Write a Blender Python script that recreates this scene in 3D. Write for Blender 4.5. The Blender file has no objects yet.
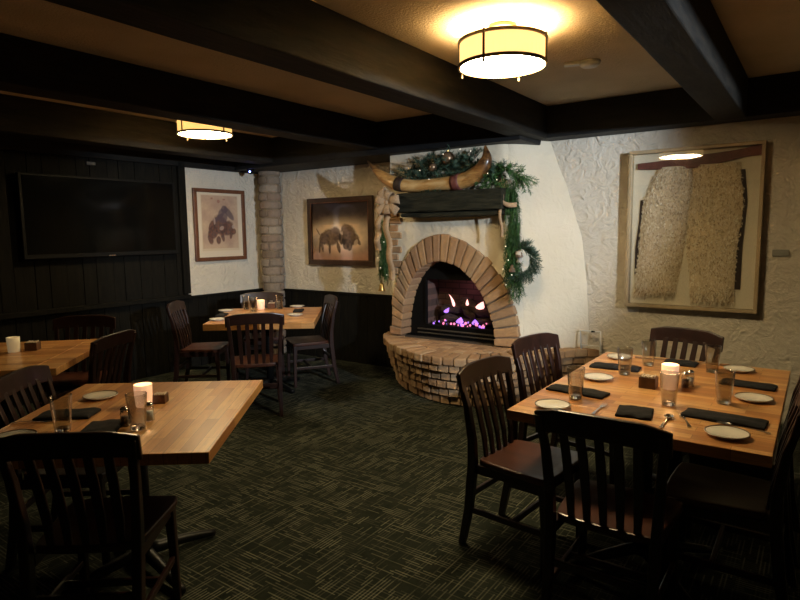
import bpy, bmesh, math, random
from mathutils import Vector, Matrix, noise
random.seed(7)
SC = bpy.context.scene
COL = SC.collection
PI = math.pi
sin, cos, rad = math.sin, math.cos, math.radians
V = Vector

# ------------------------------------------------------------------ materials
def mat(name, color=(.5, .5, .5), rough=.6, metal=0., spec=.5, **kw):
    m = bpy.data.materials.new(name); m.use_nodes = True
    b = m.node_tree.nodes['Principled BSDF']
    b.inputs['Base Color'].default_value = (*color, 1)
    b.inputs['Roughness'].default_value = rough
    b.inputs['Metallic'].default_value = metal
    b.inputs['Specular IOR Level'].default_value = spec
    if 'trans' in kw: b.inputs['Transmission Weight'].default_value = kw['trans']
    if 'ior' in kw: b.inputs['IOR'].default_value = kw['ior']
    if 'emit' in kw:
        b.inputs['Emission Color'].default_value = (*kw['emit'], 1)
        b.inputs['Emission Strength'].default_value = kw.get('strength', 1)
    if 'coat' in kw: b.inputs['Coat Weight'].default_value = kw['coat']; b.inputs['Coat Roughness'].default_value = .15
    if 'sss' in kw:
        b.inputs['Subsurface Weight'].default_value = kw['sss']; b.inputs['Subsurface Scale'].default_value = .02
    return m
class NT:
    def __init__(s, m):
        s.m = m; s.nt = m.node_tree; s.b = s.nt.nodes['Principled BSDF']
    def n(s, t, **kw):
        n = s.nt.nodes.new(t)
        for k, v in kw.items():
            if k.startswith('i_'):
                n.inputs[k[2:].replace('_', ' ')].default_value = v
            else: setattr(n, k, v)
        return n
    def l(s, a, b): s.nt.links.new(a, b)
    def coord(s, scale=(1, 1, 1), rot=(0, 0, 0), kind='Object'):
        t = s.n('ShaderNodeTexCoord'); mp = s.n('ShaderNodeMapping')
        mp.inputs['Scale'].default_value = scale; mp.inputs['Rotation'].default_value = rot
        s.l(t.outputs[kind], mp.inputs['Vector']); return mp.outputs['Vector']
    def noise(s, vec, scale=5, detail=4, rough=.55, dist=0):
        n = s.n('ShaderNodeTexNoise'); n.inputs['Scale'].default_value = scale
        n.inputs['Detail'].default_value = detail; n.inputs['Roughness'].default_value = rough
        n.inputs['Distortion'].default_value = dist
        s.l(vec, n.inputs['Vector']); return n.outputs['Fac']
    def ramp(s, fac, stops):
        r = s.n('ShaderNodeValToRGB'); e = r.color_ramp.elements
        while len(e) < len(stops): e.new(.5)
        for k, (p, c) in enumerate(stops):
            e[k].position = p; e[k].color = (*c, 1)
        s.l(fac, r.inputs['Fac']); return r.outputs['Color']
    def mix(s, fac, a, b, mode='MIX'):
        m = s.n('ShaderNodeMix'); m.data_type = 'RGBA'; m.blend_type = mode
        for sock, v in ((m.inputs['Factor'], fac), (m.inputs[6], a), (m.inputs[7], b)):
            if isinstance(v, (int, float)): sock.default_value = v
            elif isinstance(v, tuple): sock.default_value = (*v, 1)
            else: s.l(v, sock)
        return m.outputs[2]
    def math(s, op, a, b=None, clamp=False):
        m = s.n('ShaderNodeMath', operation=op); m.use_clamp = clamp
        for k, v in enumerate((a, b)):
            if v is None: continue
            if isinstance(v, (int, float)): m.inputs[k].default_value = v
            else: s.l(v, m.inputs[k])
        return m.outputs[0]
    def bump(s, h, strength=.4, dist=.01):
        b = s.n('ShaderNodeBump'); b.inputs['Strength'].default_value = strength; b.inputs['Distance'].default_value = dist
        s.l(h, b.inputs['Height']); s.l(b.outputs['Normal'], s.b.inputs['Normal'])
    def color(s, c): s.l(c, s.b.inputs['Base Color'])

def noisy(name, c1, c2, scale=6, rough=.6, stretch=(1, 1, 1), bump=0, bdist=.005, metal=0, coat=0, spec=.5, detail=5):
    m = mat(name, c1, rough, metal, spec=spec)
    t = NT(m); v = t.coord(stretch); f = t.noise(v, scale, detail, .6)
    t.color(t.ramp(f, [(.3, c1), (.7, c2)]))
    if bump: t.bump(f, bump, bdist)
    if coat: t.b.inputs['Coat Weight'].default_value = coat; t.b.inputs['Coat Roughness'].default_value = .12
    return m

def plaster(name, c1, c2):
    m = mat(name, c1, .85, spec=.3); t = NT(m); v = t.coord()
    big = t.noise(v, 9, 3, .5, 1.6); fine = t.noise(v, 45, 4, .6, .4); blot = t.noise(v, 1.6, 3)
    t.color(t.ramp(blot, [(.35, c1), (.7, c2)]))
    h = t.math('ADD', t.math('MULTIPLY', big, 1.0), t.math('MULTIPLY', fine, .28))
    t.bump(h, .9, .028); return m

M = {}
M['plaster'] = plaster('rough_white_plaster', (.62, .56, .46), (.70, .64, .54))
M['adobe'] = plaster('smooth_adobe_plaster', (.66, .58, .44), (.72, .64, .50))
NT(M['adobe']).nt.nodes['Bump'].inputs['Strength'].default_value = .35
M['ceiling'] = mat('stippled_ceiling', (.55, .46, .32), .9, spec=.2)
t = NT(M['ceiling']); v = t.coord(); f = t.noise(v, 70, 3, .6); t.bump(f, .6, .012)
t.color(t.ramp(t.noise(v, 2, 2), [(.3, (.50, .41, .28)), (.7, (.60, .50, .36))]))
M['beam'] = noisy('charcoal_stained_beam', (.005, .005, .005), (.019, .016, .012), 4, .7, (6, 1, 6), .5, .01, spec=.18)
M['beam2'] = noisy('charcoal_stained_cross_beam', (.008, .0085, .0095), (.018, .018, .018), 4, .6, (1, 6, 6), .5, .01, spec=.2)
M['plank'] = noisy('black_brown_plank', (.003, .003, .0025), (.010, .0085, .006), 5, .75, (6, 6, 1), .6, .01, spec=.12)
M['mantel'] = noisy('rough_hewn_mantel', (.008, .009, .006), (.035, .034, .022), 5, .8, (1, 7, 7), .9, .02, spec=.15)
M['chair'] = noisy('dark_mahogany', (.012, .0045, .003), (.026, .009, .006), 5, .32, (4, 4, 1), .05, .002, coat=.12)
M['seat'] = noisy('worn_mahogany_seat', (.035, .010, .005), (.075, .022, .010), 3, .34, (5, 1, 1), .05, .002, coat=.12)
M['iron'] = mat('black_cast_iron', (.012, .012, .012), .42, .6)
M['chrome'] = mat('chrome', (.75, .75, .75), .15, 1)
M['steel'] = mat('stainless_cutlery', (.6, .6, .6), .22, 1)
M['bronze'] = mat('bronze_metal', (.16, .11, .06), .4, .9)
M['whiteplastic'] = mat('white_plastic', (.65, .65, .62), .5)
M['greyplate'] = mat('brushed_grey_plaque', (.32, .32, .28), .4, .5)
M['china'] = mat('white_china', (.72, .68, .60), .22, coat=.5)
M['chinarim'] = mat('brown_glaze_line', (.10, .06, .04), .3)
M['napkin'] = noisy('black_cotton', (.010, .010, .012), (.020, .020, .022), 60, .9, (1, 1, 1), .3, .002, spec=.2)
M['glass'] = mat('clear_glass', (1, 1, 1), .01, trans=1., ior=1.45)
def thin_glass(name, tint, rough=0.02, gain=.7, power=3.5):
    m = bpy.data.materials.new(name); m.use_nodes = True; nt = m.node_tree; nt.nodes.clear()
    o = nt.nodes.new('ShaderNodeOutputMaterial'); mx = nt.nodes.new('ShaderNodeMixShader'); tr = nt.nodes.new('ShaderNodeBsdfTransparent'); gl = nt.nodes.new('ShaderNodeBsdfGlossy')
    lw = nt.nodes.new('ShaderNodeLayerWeight'); lw.inputs['Blend'].default_value = .5
    pw = nt.nodes.new('ShaderNodeMath'); pw.operation = 'POWER'; pw.inputs[1].default_value = power; nt.links.new(lw.outputs['Facing'], pw.inputs[0])
    fz = nt.nodes.new('ShaderNodeMath'); fz.operation = 'MULTIPLY_ADD'; fz.inputs[1].default_value = gain; fz.inputs[2].default_value = .05; nt.links.new(pw.outputs[0], fz.inputs[0])
    tr.inputs['Color'].default_value = (*tint, 1); gl.inputs['Roughness'].default_value = rough
    nt.links.new(fz.outputs[0], mx.inputs[0]); nt.links.new(tr.outputs[0], mx.inputs[1]); nt.links.new(gl.outputs[0], mx.inputs[2]); nt.links.new(mx.outputs[0], o.inputs[0]); return m
M['thinglass'] = thin_glass('picture_glass', (.98, .98, .97))
M['tumbler'] = thin_glass('clear_tumbler_glass', (.86, .86, .84), .06, 1.0, 2.0)
M['glow'] = mat('glowing_frosted_votive', (.8, .62, .45), .5, emit=(1, .52, .28), strength=.45)
M['glowdim'] = mat('ivory_votive', (.75, .66, .45), .5, emit=(1, .75, .4), strength=.10)
M['wax'] = mat('candle_wax', (.8, .7, .5), .5, emit=(1, .6, .3), strength=1.2)
M['caddy'] = noisy('dark_wooden_caddy', (.05, .02, .01), (.12, .05, .022), 20, .5)
M['packet'] = noisy('paper_packets', (.35, .22, .12), (.75, .68, .55), 90, .7)
M['sauce'] = mat('pepper_filling', (.05, .03, .02), .8)
M['salt'] = mat('salt_filling', (.7, .7, .68), .8)
M['knifewood'] = mat('tan_knife_handle', (.30, .17, .08), .5)
M['black'] = mat('matte_black_metal', (.005, .005, .005), .55, spec=.15)
M['tvscreen'] = mat('tv_screen', (.003, .003, .003), .10, spec=.2)
M['framewalnut'] = noisy('walnut_frame', (.10, .035, .015), (.17, .065, .03), 10, .4, coat=.2)
M['framedark'] = noisy('dark_walnut_frame', (.035, .018, .011), (.07, .035, .02), 10, .4, coat=.2)
M['frameoak'] = noisy('limed_oak_frame', (.34, .25, .14), (.46, .35, .21), 12, .5, (1, 1, .3))
M['mat_board'] = mat('cream_mat_board', (.66, .58, .46), .8)
M['linen'] = noisy('cream_linen_backing', (.74, .68, .54), (.80, .74, .60), 80, .9)
M['leather'] = noisy('oxblood_leather', (.10, .028, .025), (.19, .06, .05), 14, .5)
M['darkleather'] = mat('dark_leather', (.03, .015, .01), .6)
M['burlap'] = noisy('burlap_ribbon', (.30, .20, .12), (.46, .33, .21), 70, .9, (1, 1, 1), .4, .003)
M['gold'] = mat('gold_bell_metal', (.55, .36, .12), .3, 1)
M['ball'] = noisy('brown_mercury_glass', (.09, .05, .03), (.30, .19, .11), 9, .22, metal=.5)
M['cone'] = mat('pine_cone', (.22, .14, .09), .8)
M['led'] = mat('fairy_light', (1, .95, .85), .4, emit=(1, .85, .65), strength=2)
M['blueled'] = mat('blue_led', (.1, .1, 1), .4, emit=(.15, .2, 1), strength=14)
M['shade'] = mat('parchment_shade', (.8, .6, .3), .6, emit=(1, .60, .20), strength=1.25)
M['diffuser'] = mat('lamp_diffuser', (1, 1, .95), .5, emit=(1, .77, .41), strength=58)
M['shade2'] = mat('parchment_shade_far', (.8, .6, .3), .6, emit=(1, .60, .18), strength=.8)
M['diffuser2'] = mat('lamp_diffuser_far', (1, 1, .95), .5, emit=(1, .77, .41), strength=42)
M['mortar'] = noisy('mortar', (.20, .15, .10), (.30, .23, .16), 30, .95, bump=.5, bdist=.01)
M['darkmortar'] = noisy('dark_mortar', (.05, .035, .022), (.10, .07, .045), 30, .95)
M['log'] = noisy('charred_ceramic_log', (.015, .009, .008), (.07, .04, .032), 12, .9, (1, 4, 4), .8, .02)
M['flame'] = mat('flame', (1, .6, .5), .5, emit=(1, .45, .42), strength=1.5)
M['ember'] = mat('violet_embers', (.3, .1, .4), .6, emit=(.36, .16, .9), strength=1.2)
M['emberred'] = mat('pink_embers', (.5, .1, .2), .6, emit=(1, .22, .40), strength=1.1)
M['navy'] = mat('navy_vinyl', (.008, .010, .022), .5)

def brick_mat(name, stops, bumps=.7):
    m = mat(name, rough=.9, spec=.25); t = NT(m)
    g = t.n('ShaderNodeNewGeometry'); v = t.coord()
    a = t.ramp(g.outputs['Random Per Island'], stops)
    f = t.noise(v, 28, 5, .65); g2 = t.noise(v, 7, 3)
    c = t.mix(t.math('MULTIPLY', f, .55), a, (.10, .06, .035), 'MIX')
    c = t.mix(t.math('MULTIPLY', g2, .12), c, (.55, .43, .30))
    t.color(c); t.bump(f, bumps, .012); return m
M['brick'] = brick_mat('weathered_tan_brick', [(0, (.38, .21, .10)), (.35, (.52, .31, .15)), (.6, (.44, .29, .16)), (.8, (.33, .17, .085)), (1, (.58, .38, .21))])
M['hbrick'] = brick_mat('hearth_brick', [(0, (.40, .23, .115)), (.4, (.54, .33, .17)), (.7, (.30, .165, .08)), (1, (.58, .39, .22))])
M['gbrick'] = brick_mat('grey_brown_column_brick', [(0, (.20, .15, .11)), (.4, (.36, .30, .24)), (.7, (.28, .19, .14)), (1, (.42, .37, .30))])
M['firebrick'] = mat('firebox_liner', (.2, .12, .1), .9); t = NT(M['firebrick'])
bt = t.n('ShaderNodeTexBrick'); bt.inputs['Scale'].default_value = 1; bt.inputs['Brick Width'].default_value = .17; bt.inputs['Row Height'].default_value = .06
bt.inputs['Mortar Size'].default_value = .006
bt.inputs['Color1'].default_value = (.16, .085, .07, 1); bt.inputs['Color2'].default_value = (.11, .06, .05, 1); bt.inputs['Mortar'].default_value = (.06, .035, .03, 1)
t.l(t.coord((1, 1, 1), (PI / 2, 0, 0)), bt.inputs['Vector']); t.color(bt.outputs['Color'])

def butcher(name, rot=0, tone=1.0):
    m = mat(name, rough=.38); t = NT(m)
    v = t.coord((1, 1, 1), (0, 0, rot))
    b = t.n('ShaderNodeTexBrick'); b.offset = .37; b.offset_frequency = 2; b.squash = 1
    for k, x in (('Scale', 1), ('Brick Width', .38), ('Row Height', .052), ('Mortar Size', .0009), ('Bias', .1), ('Mortar Smooth', .2)): b.inputs[k].default_value = x
    b.inputs['Color1'].default_value = (0, 0, 0, 1); b.inputs['Color2'].default_value = (1, 1, 1, 1); b.inputs['Mortar'].default_value = (0, 0, 0, 1)
    t.l(v, b.inputs['Vector'])
    base = t.ramp(b.outputs['Color'], [(0, tuple(tone * c for c in (.34, .13, .036))), (.35, tuple(tone * c for c in (.52, .225, .064))), (.65, tuple(tone * c for c in (.64, .30, .088))), (1, tuple(tone * c for c in (.74, .42, .16)))])
    v2 = t.coord((2.2, 30, 30), (0, 0, rot)); g = t.noise(v2, 2.4, 6, .7, .6)
    c = t.mix(t.math('MULTIPLY', t.math('SUBTRACT', g, .32, True), 1.7, True), base, (.26, .105, .035))
    c = t.mix(t.math('MULTIPLY', b.outputs['Fac'], .8), c, (.10, .04, .015))
    t.color(c); t.b.inputs['Coat Weight'].default_value = .35; t.b.inputs['Coat Roughness'].default_value = .22
    t.bump(g, .06, .002); return m
M['butcher'] = butcher('oak_butcher_block')

m = mat('woven_hatched_carpet', rough=.98, spec=.1); M['carpet'] = m; t = NT(m)
def hatch(scale, rot, thr, seed, ln):
    v = t.coord((scale, scale, 1), (0, 0, rot)); sx = t.n('ShaderNodeSeparateXYZ'); t.l(v, sx.inputs[0])
    row = t.math('FLOOR', sx.outputs['Y'])
    rn = t.n('ShaderNodeTexWhiteNoise', noise_dimensions='1D'); t.l(t.math('ADD', row, seed), rn.inputs['W'])
    xx = t.math('FLOOR', t.math('ADD', t.math('MULTIPLY', sx.outputs['X'], ln), t.math('MULTIPLY', rn.outputs['Value'], 9.3)))
    wn = t.n('ShaderNodeTexWhiteNoise', noise_dimensions='2D')
    cb = t.n('ShaderNodeCombineXYZ'); t.l(xx, cb.inputs[0]); t.l(row, cb.inputs[1]); t.l(cb.outputs[0], wn.inputs['Vector'])
    on = t.math('GREATER_THAN', wn.outputs['Value'], thr)
    fr = t.math('FRACT', sx.outputs['Y']); line = t.math('LESS_THAN', t.math('ABSOLUTE', t.math('SUBTRACT', fr, .5)), .19)
    return t.math('MULTIPLY', t.math('MULTIPLY', on, line), t.math('ADD', .35, t.math('MULTIPLY', wn.outputs['Value'], .65)))
h1 = hatch(60, .0, .52, 3, .17); h2 = hatch(60, PI / 2, .52, 57, .17)
v = t.coord((3.3, 3.3, 1), (0, 0, 0)); patch = t.noise(v, 1.3, 3, .6)
v = t.coord((4.5, 4.5, 1)); fl = t.n('ShaderNodeVectorMath', operation='FLOOR'); t.l(v, fl.inputs[0])
wn = t.n('ShaderNodeTexWhiteNoise', noise_dimensions='2D'); t.l(fl.outputs[0], wn.inputs['Vector'])
dirn = t.math('GREATER_THAN', wn.outputs['Value'], .5)
hm = t.math('ADD', t.math('MULTIPLY', h1, t.math('ADD', .35, t.math('MULTIPLY', dirn, .65))), t.math('MULTIPLY', h2, t.math('SUBTRACT', 1, t.math('MULTIPLY', dirn, .65))))
hm = t.math('MULTIPLY', hm, t.math('MULTIPLY', t.math('SUBTRACT', patch, .22, True), 2.2), True)
base = t.ramp(t.noise(t.coord((1, 1, 1)), 9, 4, .7), [(.3, (.009, .012, .009)), (.7, (.022, .025, .018))])
c = t.mix(hm, base, (.142, .142, .104)); t.color(c)
t.bump(t.noise(t.coord((1, 1, 1)), 400, 2), .4, .004)

def vcol_mat(name, rough=.5):
    m = mat(name, rough=rough); t = NT(m); a = t.n('ShaderNodeAttribute'); a.attribute_name = 'Paint'
    t.color(a.outputs['Color']); return m
M['art'] = vcol_mat('printed_artwork', .35)
def leaf_mat(name, stops):
    m = mat(name, rough=.6, spec=.3); t = NT(m); g = t.n('ShaderNodeNewGeometry')
    t.color(t.ramp(g.outputs['Random Per Island'], stops)); return m
M['fir'] = leaf_mat('evergreen_needles', [(0, (.018, .05, .018)), (.5, (.04, .11, .03)), (1, (.09, .19, .05))])
M['firblue'] = leaf_mat('blue_green_needles', [(0, (.02, .045, .03)), (.6, (.045, .085, .055)), (1, (.10, .15, .10))])
M['wool'] = leaf_mat('curly_sheepskin', [(0, (.42, .31, .19)), (.3, (.72, .60, .42)), (.7, (.90, .80, .62)), (1, (.97, .93, .82))])

# ------------------------------------------------------------------ geometry helper
class MB:
    def __init__(s): s.bm = bmesh.new()
    def box(s, c, d, rz=0, rx=0, ry=0, taper=1.0):
        hx, hy, hz = d[0] / 2, d[1] / 2, d[2] / 2
        R = Matrix.Rotation(rz, 3, 'Z') @ Matrix.Rotation(ry, 3, 'Y') @ Matrix.Rotation(rx, 3, 'X')
        vs = []
        for z in (-1, 1):
            k = taper if z > 0 else 1
            for x, y in ((-1, -1), (1, -1), (1, 1), (-1, 1)):
                vs.append(s.bm.verts.new(V(c) + R @ V((x * hx * k, y * hy * k, z * hz))))
        for f in ((3, 2, 1, 0), (4, 5, 6, 7), (0, 1, 5, 4), (1, 2, 6, 5), (2, 3, 7, 6), (3, 0, 4, 7)):
            s.bm.faces.new([vs[i] for i in f])
        return s
    def hexa(s, pts):            # 8 points: bottom ring 4, top ring 4
        vs = [s.bm.verts.new(p) for p in pts]
        for f in ((3, 2, 1, 0), (4, 5, 6, 7), (0, 1, 5, 4), (1, 2, 6, 5), (2, 3, 7, 6), (3, 0, 4, 7)):
            s.bm.faces.new([vs[i] for i in f])
        return s
    def sweep(s, pts, sizes):    # rectangular section, axes fixed to X and Y (for upright pieces)
        rings = []
        for p, (a, b) in zip(pts, sizes):
            rings.append([s.bm.verts.new((p[0] + x * a / 2, p[1] + y * b / 2, p[2])) for x, y in ((-1, -1), (1, -1), (1, 1), (-1, 1))])
        for r0, r1 in zip(rings, rings[1:]):
            for i in range(4): s.bm.faces.new((r0[i], r0[(i + 1) % 4], r1[(i + 1) % 4], r1[i]))
        s.bm.faces.new(rings[0][::-1]); s.bm.faces.new(rings[-1]); return s
    def tube(s, pts, r, n=8, cap=True):
        pts = [V(p) for p in pts]; rs = r if isinstance(r, (list, tuple)) else [r] * len(pts)
        rings = []; up = V((0, 0, 1))
        prev = None
        for i, p in enumerate(pts):
            d = (pts[min(i + 1, len(pts) - 1)] - pts[max(i - 1, 0)]).normalized()
            if prev is None:
                a = d.cross(up if abs(d.z) < .9 else V((1, 0, 0))).normalized()
            else:
                a = (prev - d * prev.dot(d)).normalized()
            prev = a; b = d.cross(a)
            rings.append([s.bm.verts.new(p + (a * cos(2 * PI * k / n) + b * sin(2 * PI * k / n)) * rs[i]) for k in range(n)])
        for r0, r1 in zip(rings, rings[1:]):
            for k in range(n): s.bm.faces.new((r0[k], r0[(k + 1) % n], r1[(k + 1) % n], r1[k]))
        if cap: s.bm.faces.new(rings[0][::-1]); s.bm.faces.new(rings[-1])
        return s
    def lathe(s, prof, n=24, c=(0, 0, 0), close=False):
        rings = []
        for (r, z) in prof:
            if r < 1e-5: rings.append([s.bm.verts.new((c[0], c[1], c[2] + z))])
            else: rings.append([s.bm.verts.new((c[0] + r * cos(2 * PI * k / n), c[1] + r * sin(2 * PI * k / n), c[2] + z)) for k in range(n)])
        pairs = list(zip(rings, rings[1:]))
        if close: pairs.append((rings[-1], rings[0]))
        for r0, r1 in pairs:
            for k in range(n):
                k2 = (k + 1) % n
                if len(r0) == 1 and len(r1) == 1: continue
                if len(r0) == 1: s.bm.faces.new((r0[0], r1[k2], r1[k]))
                elif len(r1) == 1: s.bm.faces.new((r0[k], r0[k2], r1[0]))
                else: s.bm.faces.new((r0[k], r0[k2], r1[k2], r1[k]))
        return s
    def sphere(s, c, r, n=12, sc=(1, 1, 1)):
        m_ = n // 2 + 1
        prof = [(0, -1)] + [(sin(PI * k / m_), -cos(PI * k / m_)) for k in range(1, m_)] + [(0, 1)]
        st = len(s.bm.verts); s.lathe(prof, n); s.bm.verts.ensure_lookup_table()
        for v_ in list(s.bm.verts)[st:]: v_.co = V((c[0] + v_.co.x * r * sc[0], c[1] + v_.co.y * r * sc[1], c[2] + v_.co.z * r * sc[2]))
        return s
    def grid(s, f, nu, nv, close=False):  # f(u,v) -> point
        vs = [[s.bm.verts.new(f(i / nu, j / nv)) for j in range(nv + 1)] for i in range(nu + 1)]
        for i in range(nu):
            for j in range(nv): s.bm.faces.new((vs[i][j], vs[i + 1][j], vs[i + 1][j + 1], vs[i][j + 1]))
        return s
    def slab(s, f, nu, nv, off):          # closed sheet with thickness vector off
        off = V(off)
        A = [[s.bm.verts.new(V(f(i / nu, j / nv))) for j in range(nv + 1)] for i in range(nu + 1)]
        B = [[s.bm.verts.new(V(f(i / nu, j / nv)) + off) for j in range(nv + 1)] for i in range(nu + 1)]
        for i in range(nu):
            for j in range(nv):
                s.bm.faces.new((A[i][j], A[i + 1][j], A[i + 1][j + 1], A[i][j + 1]))
                s.bm.faces.new((B[i][j], B[i][j + 1], B[i + 1][j + 1], B[i + 1][j]))
        for i in range(nu):
            s.bm.faces.new((A[i][0], B[i][0], B[i + 1][0], A[i + 1][0])); s.bm.faces.new((A[i][nv], A[i + 1][nv], B[i + 1][nv], B[i][nv]))
        for j in range(nv):
            s.bm.faces.new((A[0][j], A[0][j + 1], B[0][j + 1], B[0][j])); s.bm.faces.new((A[nu][j], B[nu][j], B[nu][j + 1], A[nu][j + 1]))
        return s
    def jitter(s, a, sc=6):
        for v_ in s.bm.verts:
            n_ = noise.noise_vector(v_.co * sc); v_.co += n_ * a
        return s
    def build(s, name, m, parent=None, loc=None, smooth=False, bevel=0, segs=2, recalc=True, sub=0):
        if recalc: bmesh.ops.recalc_face_normals(s.bm, faces=s.bm.faces)
        if loc is not None:
            for v_ in s.bm.verts: v_.co -= V(loc)
        me = bpy.data.meshes.new(name); s.bm.to_mesh(me); s.bm.free()
        me.materials.append(m)
        if smooth:
            for p in me.polygons: p.use_smooth = True
        o = bpy.data.objects.new(name, me); COL.objects.link(o)
        if loc is not None and parent is None: o.location = loc
        if parent: o.parent = parent
        if bevel:
            b = o.modifiers.new('bevel', 'BEVEL'); b.width = bevel; b.segments = segs; b.limit_method = 'ANGLE'; b.angle_limit = rad(40)
            b.harden_normals = False
        if sub:
            q = o.modifiers.new('sub', 'SUBSURF'); q.levels = sub; q.render_levels = sub
        return o

def tag(o, label, cat, group=None, kind=None):
    o['label'] = label; o['category'] = cat
    if group: o['group'] = group
    if kind: o['kind'] = kind
    return o
def thing(name, loc, rz=0, label='', cat='', group=None):
    o = bpy.data.objects.new(name, None); COL.objects.link(o); o.empty_display_size = .05
    o.location = loc; o.rotation_euler = (0, 0, rz)
    return tag(o, label, cat, group)
def struct(o): o['kind'] = 'structure'; return o
def place(o, loc, rz, label, group=None):
    o.location = loc; o.rotation_euler = (0, 0, rz); o['label'] = label
    if group: o['group'] = group
    return o
def copy_tree(o, parent=None):
    kids = list(o.children); c = o.copy(); COL.objects.link(c)
    if parent: c.parent = parent
    for k in kids: copy_tree(k, c)
    return c
def smoothpath(P, n):
    P = [V(p) for p in P]; out = []
    Q = [P[0] * 2 - P[1]] + P + [P[-1] * 2 - P[-2]]
    for i in range(1, len(Q) - 2):
        for k in range(n):
            u = k / n; a, b, c_, d = Q[i - 1], Q[i], Q[i + 1], Q[i + 2]
            out.append(.5 * ((2 * b) + (c_ - a) * u + (2 * a - 5 * b + 4 * c_ - d) * u * u + (3 * b - 3 * c_ + d - a) * u ** 3))
    out.append(P[-1]); return out
def resample(P, step):
    L = [0]
    for a, b in zip(P, P[1:]): L.append(L[-1] + (b - a).length)
    n = max(1, round(L[-1] / step)); out = []; j = 0
    for k in range(n + 1):
        s_ = L[-1] * k / n
        while j < len(L) - 2 and L[j + 1] < s_: j += 1
        u = (s_ - L[j]) / max(1e-9, L[j + 1] - L[j]); out.append(P[j].lerp(P[j + 1], min(1, u)))
    return out

# ------------------------------------------------------------------ room shell
XL, XR, YB, YF, ZC = -6.0, 3.0, 5.42, -2.6, 2.66
struct(MB().box(((XL + XR) / 2, (YB + YF) / 2, -.05), (XR - XL + .4, YB - YF + .4, .1)).build('floor', M['carpet']))
struct(MB().box(((XL + XR) / 2, (YB + YF) / 2, ZC + .05), (XR - XL + .4, YB - YF + .4, .1)).build('ceiling', M['ceiling']))
def wallgrid(f, nu, nv): return MB().grid(f, nu, nv)
def rough(p, a=.006): return noise.noise(V(p) * 3.1) * a + noise.noise(V(p) * 9) * a * .5
struct(MB().slab(lambda u, w: (XL + (XR - XL) * u, YB + rough((XL + (XR - XL) * u, 0, ZC * w)) + .004, ZC * w), 180, 50, (0, .12, 0)).build('wall_back', M['plaster'], smooth=True))
struct(MB().slab(lambda u, w: (XL - rough((1.7, YF + (YB - YF) * u, ZC * w)) - .004, YF + (YB - YF) * u, ZC * w), 150, 50, (-.12, 0, 0)).build('wall_left', M['plaster'], smooth=True))
struct(MB().box((XR + .06, (YB + YF) / 2, ZC / 2), (.12, YB - YF, ZC)).build('wall_right', M['plaster']))
struct(MB().box(((XL + XR) / 2, YF - .06, ZC / 2), (XR - XL, .12, ZC)).build('wall_front', M['plank']))
# dark boarding behind the television (left wall) and the wainscots
mb = MB(); y = YF; k = 0
while y < 4.14:
    w = min(.15 + .03 * sin(k * 2.7), 4.15 - y); mb.box((XL + .018 + .003 * (k % 3), y + w / 2, (0.86 + 2.5) / 2), (.036, w - .004, 1.64)); y += w; k += 1
struct(mb.build('trim_1', M['plank'], bevel=.003))
mb = MB(); y = YF; k = 0
while y < YB - .02:
    w = min(.14 + .02 * sin(k * 1.9), YB - y); mb.box((XL + .016 + .002 * (k % 3), y + w / 2, .41), (.036, w - .004, .82)); y += w; k += 1
struct(mb.build('trim_2', M['plank'], bevel=.003))
mb = MB(); x = XL; k = 0
while x < -3.72:
    w = min(.14 + .02 * sin(k * 1.9), -3.71 - x); mb.box((x + w / 2, YB - .016 - .002 * (k % 3), .41), (w - .004, .036, .82)); x += w; k += 1
struct(mb.build('trim_3', M['plank'], bevel=.003))
struct(MB().box((XL + .045, (YF + 4.15) / 2, .845), (.09, 4.15 - YF, .05)).build('trim_4', M['plank'], bevel=.006))
struct(MB().box((XL + .025, (4.15 + YB) / 2, .832), (.05, YB - 4.15, .025)).build('trim_5', M['plank'], bevel=.004))
struct(MB().box(((XL - 3.71) / 2, YB - .025, .832), (-3.71 - XL, .05, .025)).build('trim_6', M['plank'], bevel=.004))
struct(MB().box((XL + .04, (YF + YB) / 2, 2.42), (.08, YB - YF, .19)).build('trim_7', M['beam'], bevel=.004))
struct(MB().box((XL + .05, 4.11, 1.63), (.06, .09, 1.5)).build('trim_8', M['plank'], bevel=.005))
# ceiling beams
def beam(n, x0, x1, zb=2.372):
    mb = MB().slab(lambda u, w: (x0 + (x1 - x0) * u, YF + (5.19 - YF) * w, zb + .004 * noise.noise(V((x0, w * 14, u)))), 2, 60, (0, 0, ZC - zb))
    struct(mb.build('trim_%d' % n, M['beam'], bevel=.008))
for n, (a, b) in enumerate(((-.71, -.50), (-2.27, -2.05), (-3.92, -3.70), (-5.47, -5.24), (.90, 1.12))): beam(9 + n, a, b, 2.396 if n == 2 else 2.372)
struct(MB().box(((-2.16 + XR) / 2, 5.31, 2.52), (XR + 2.16, .22, .28)).build('trim_14', M['beam2'], bevel=.008))
struct(MB().box(((XL - 2.16) / 2, 5.14, 2.50), (-2.16 - XL, .57, .325)).build('trim_15', M['beam2'], bevel=.008))
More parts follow.
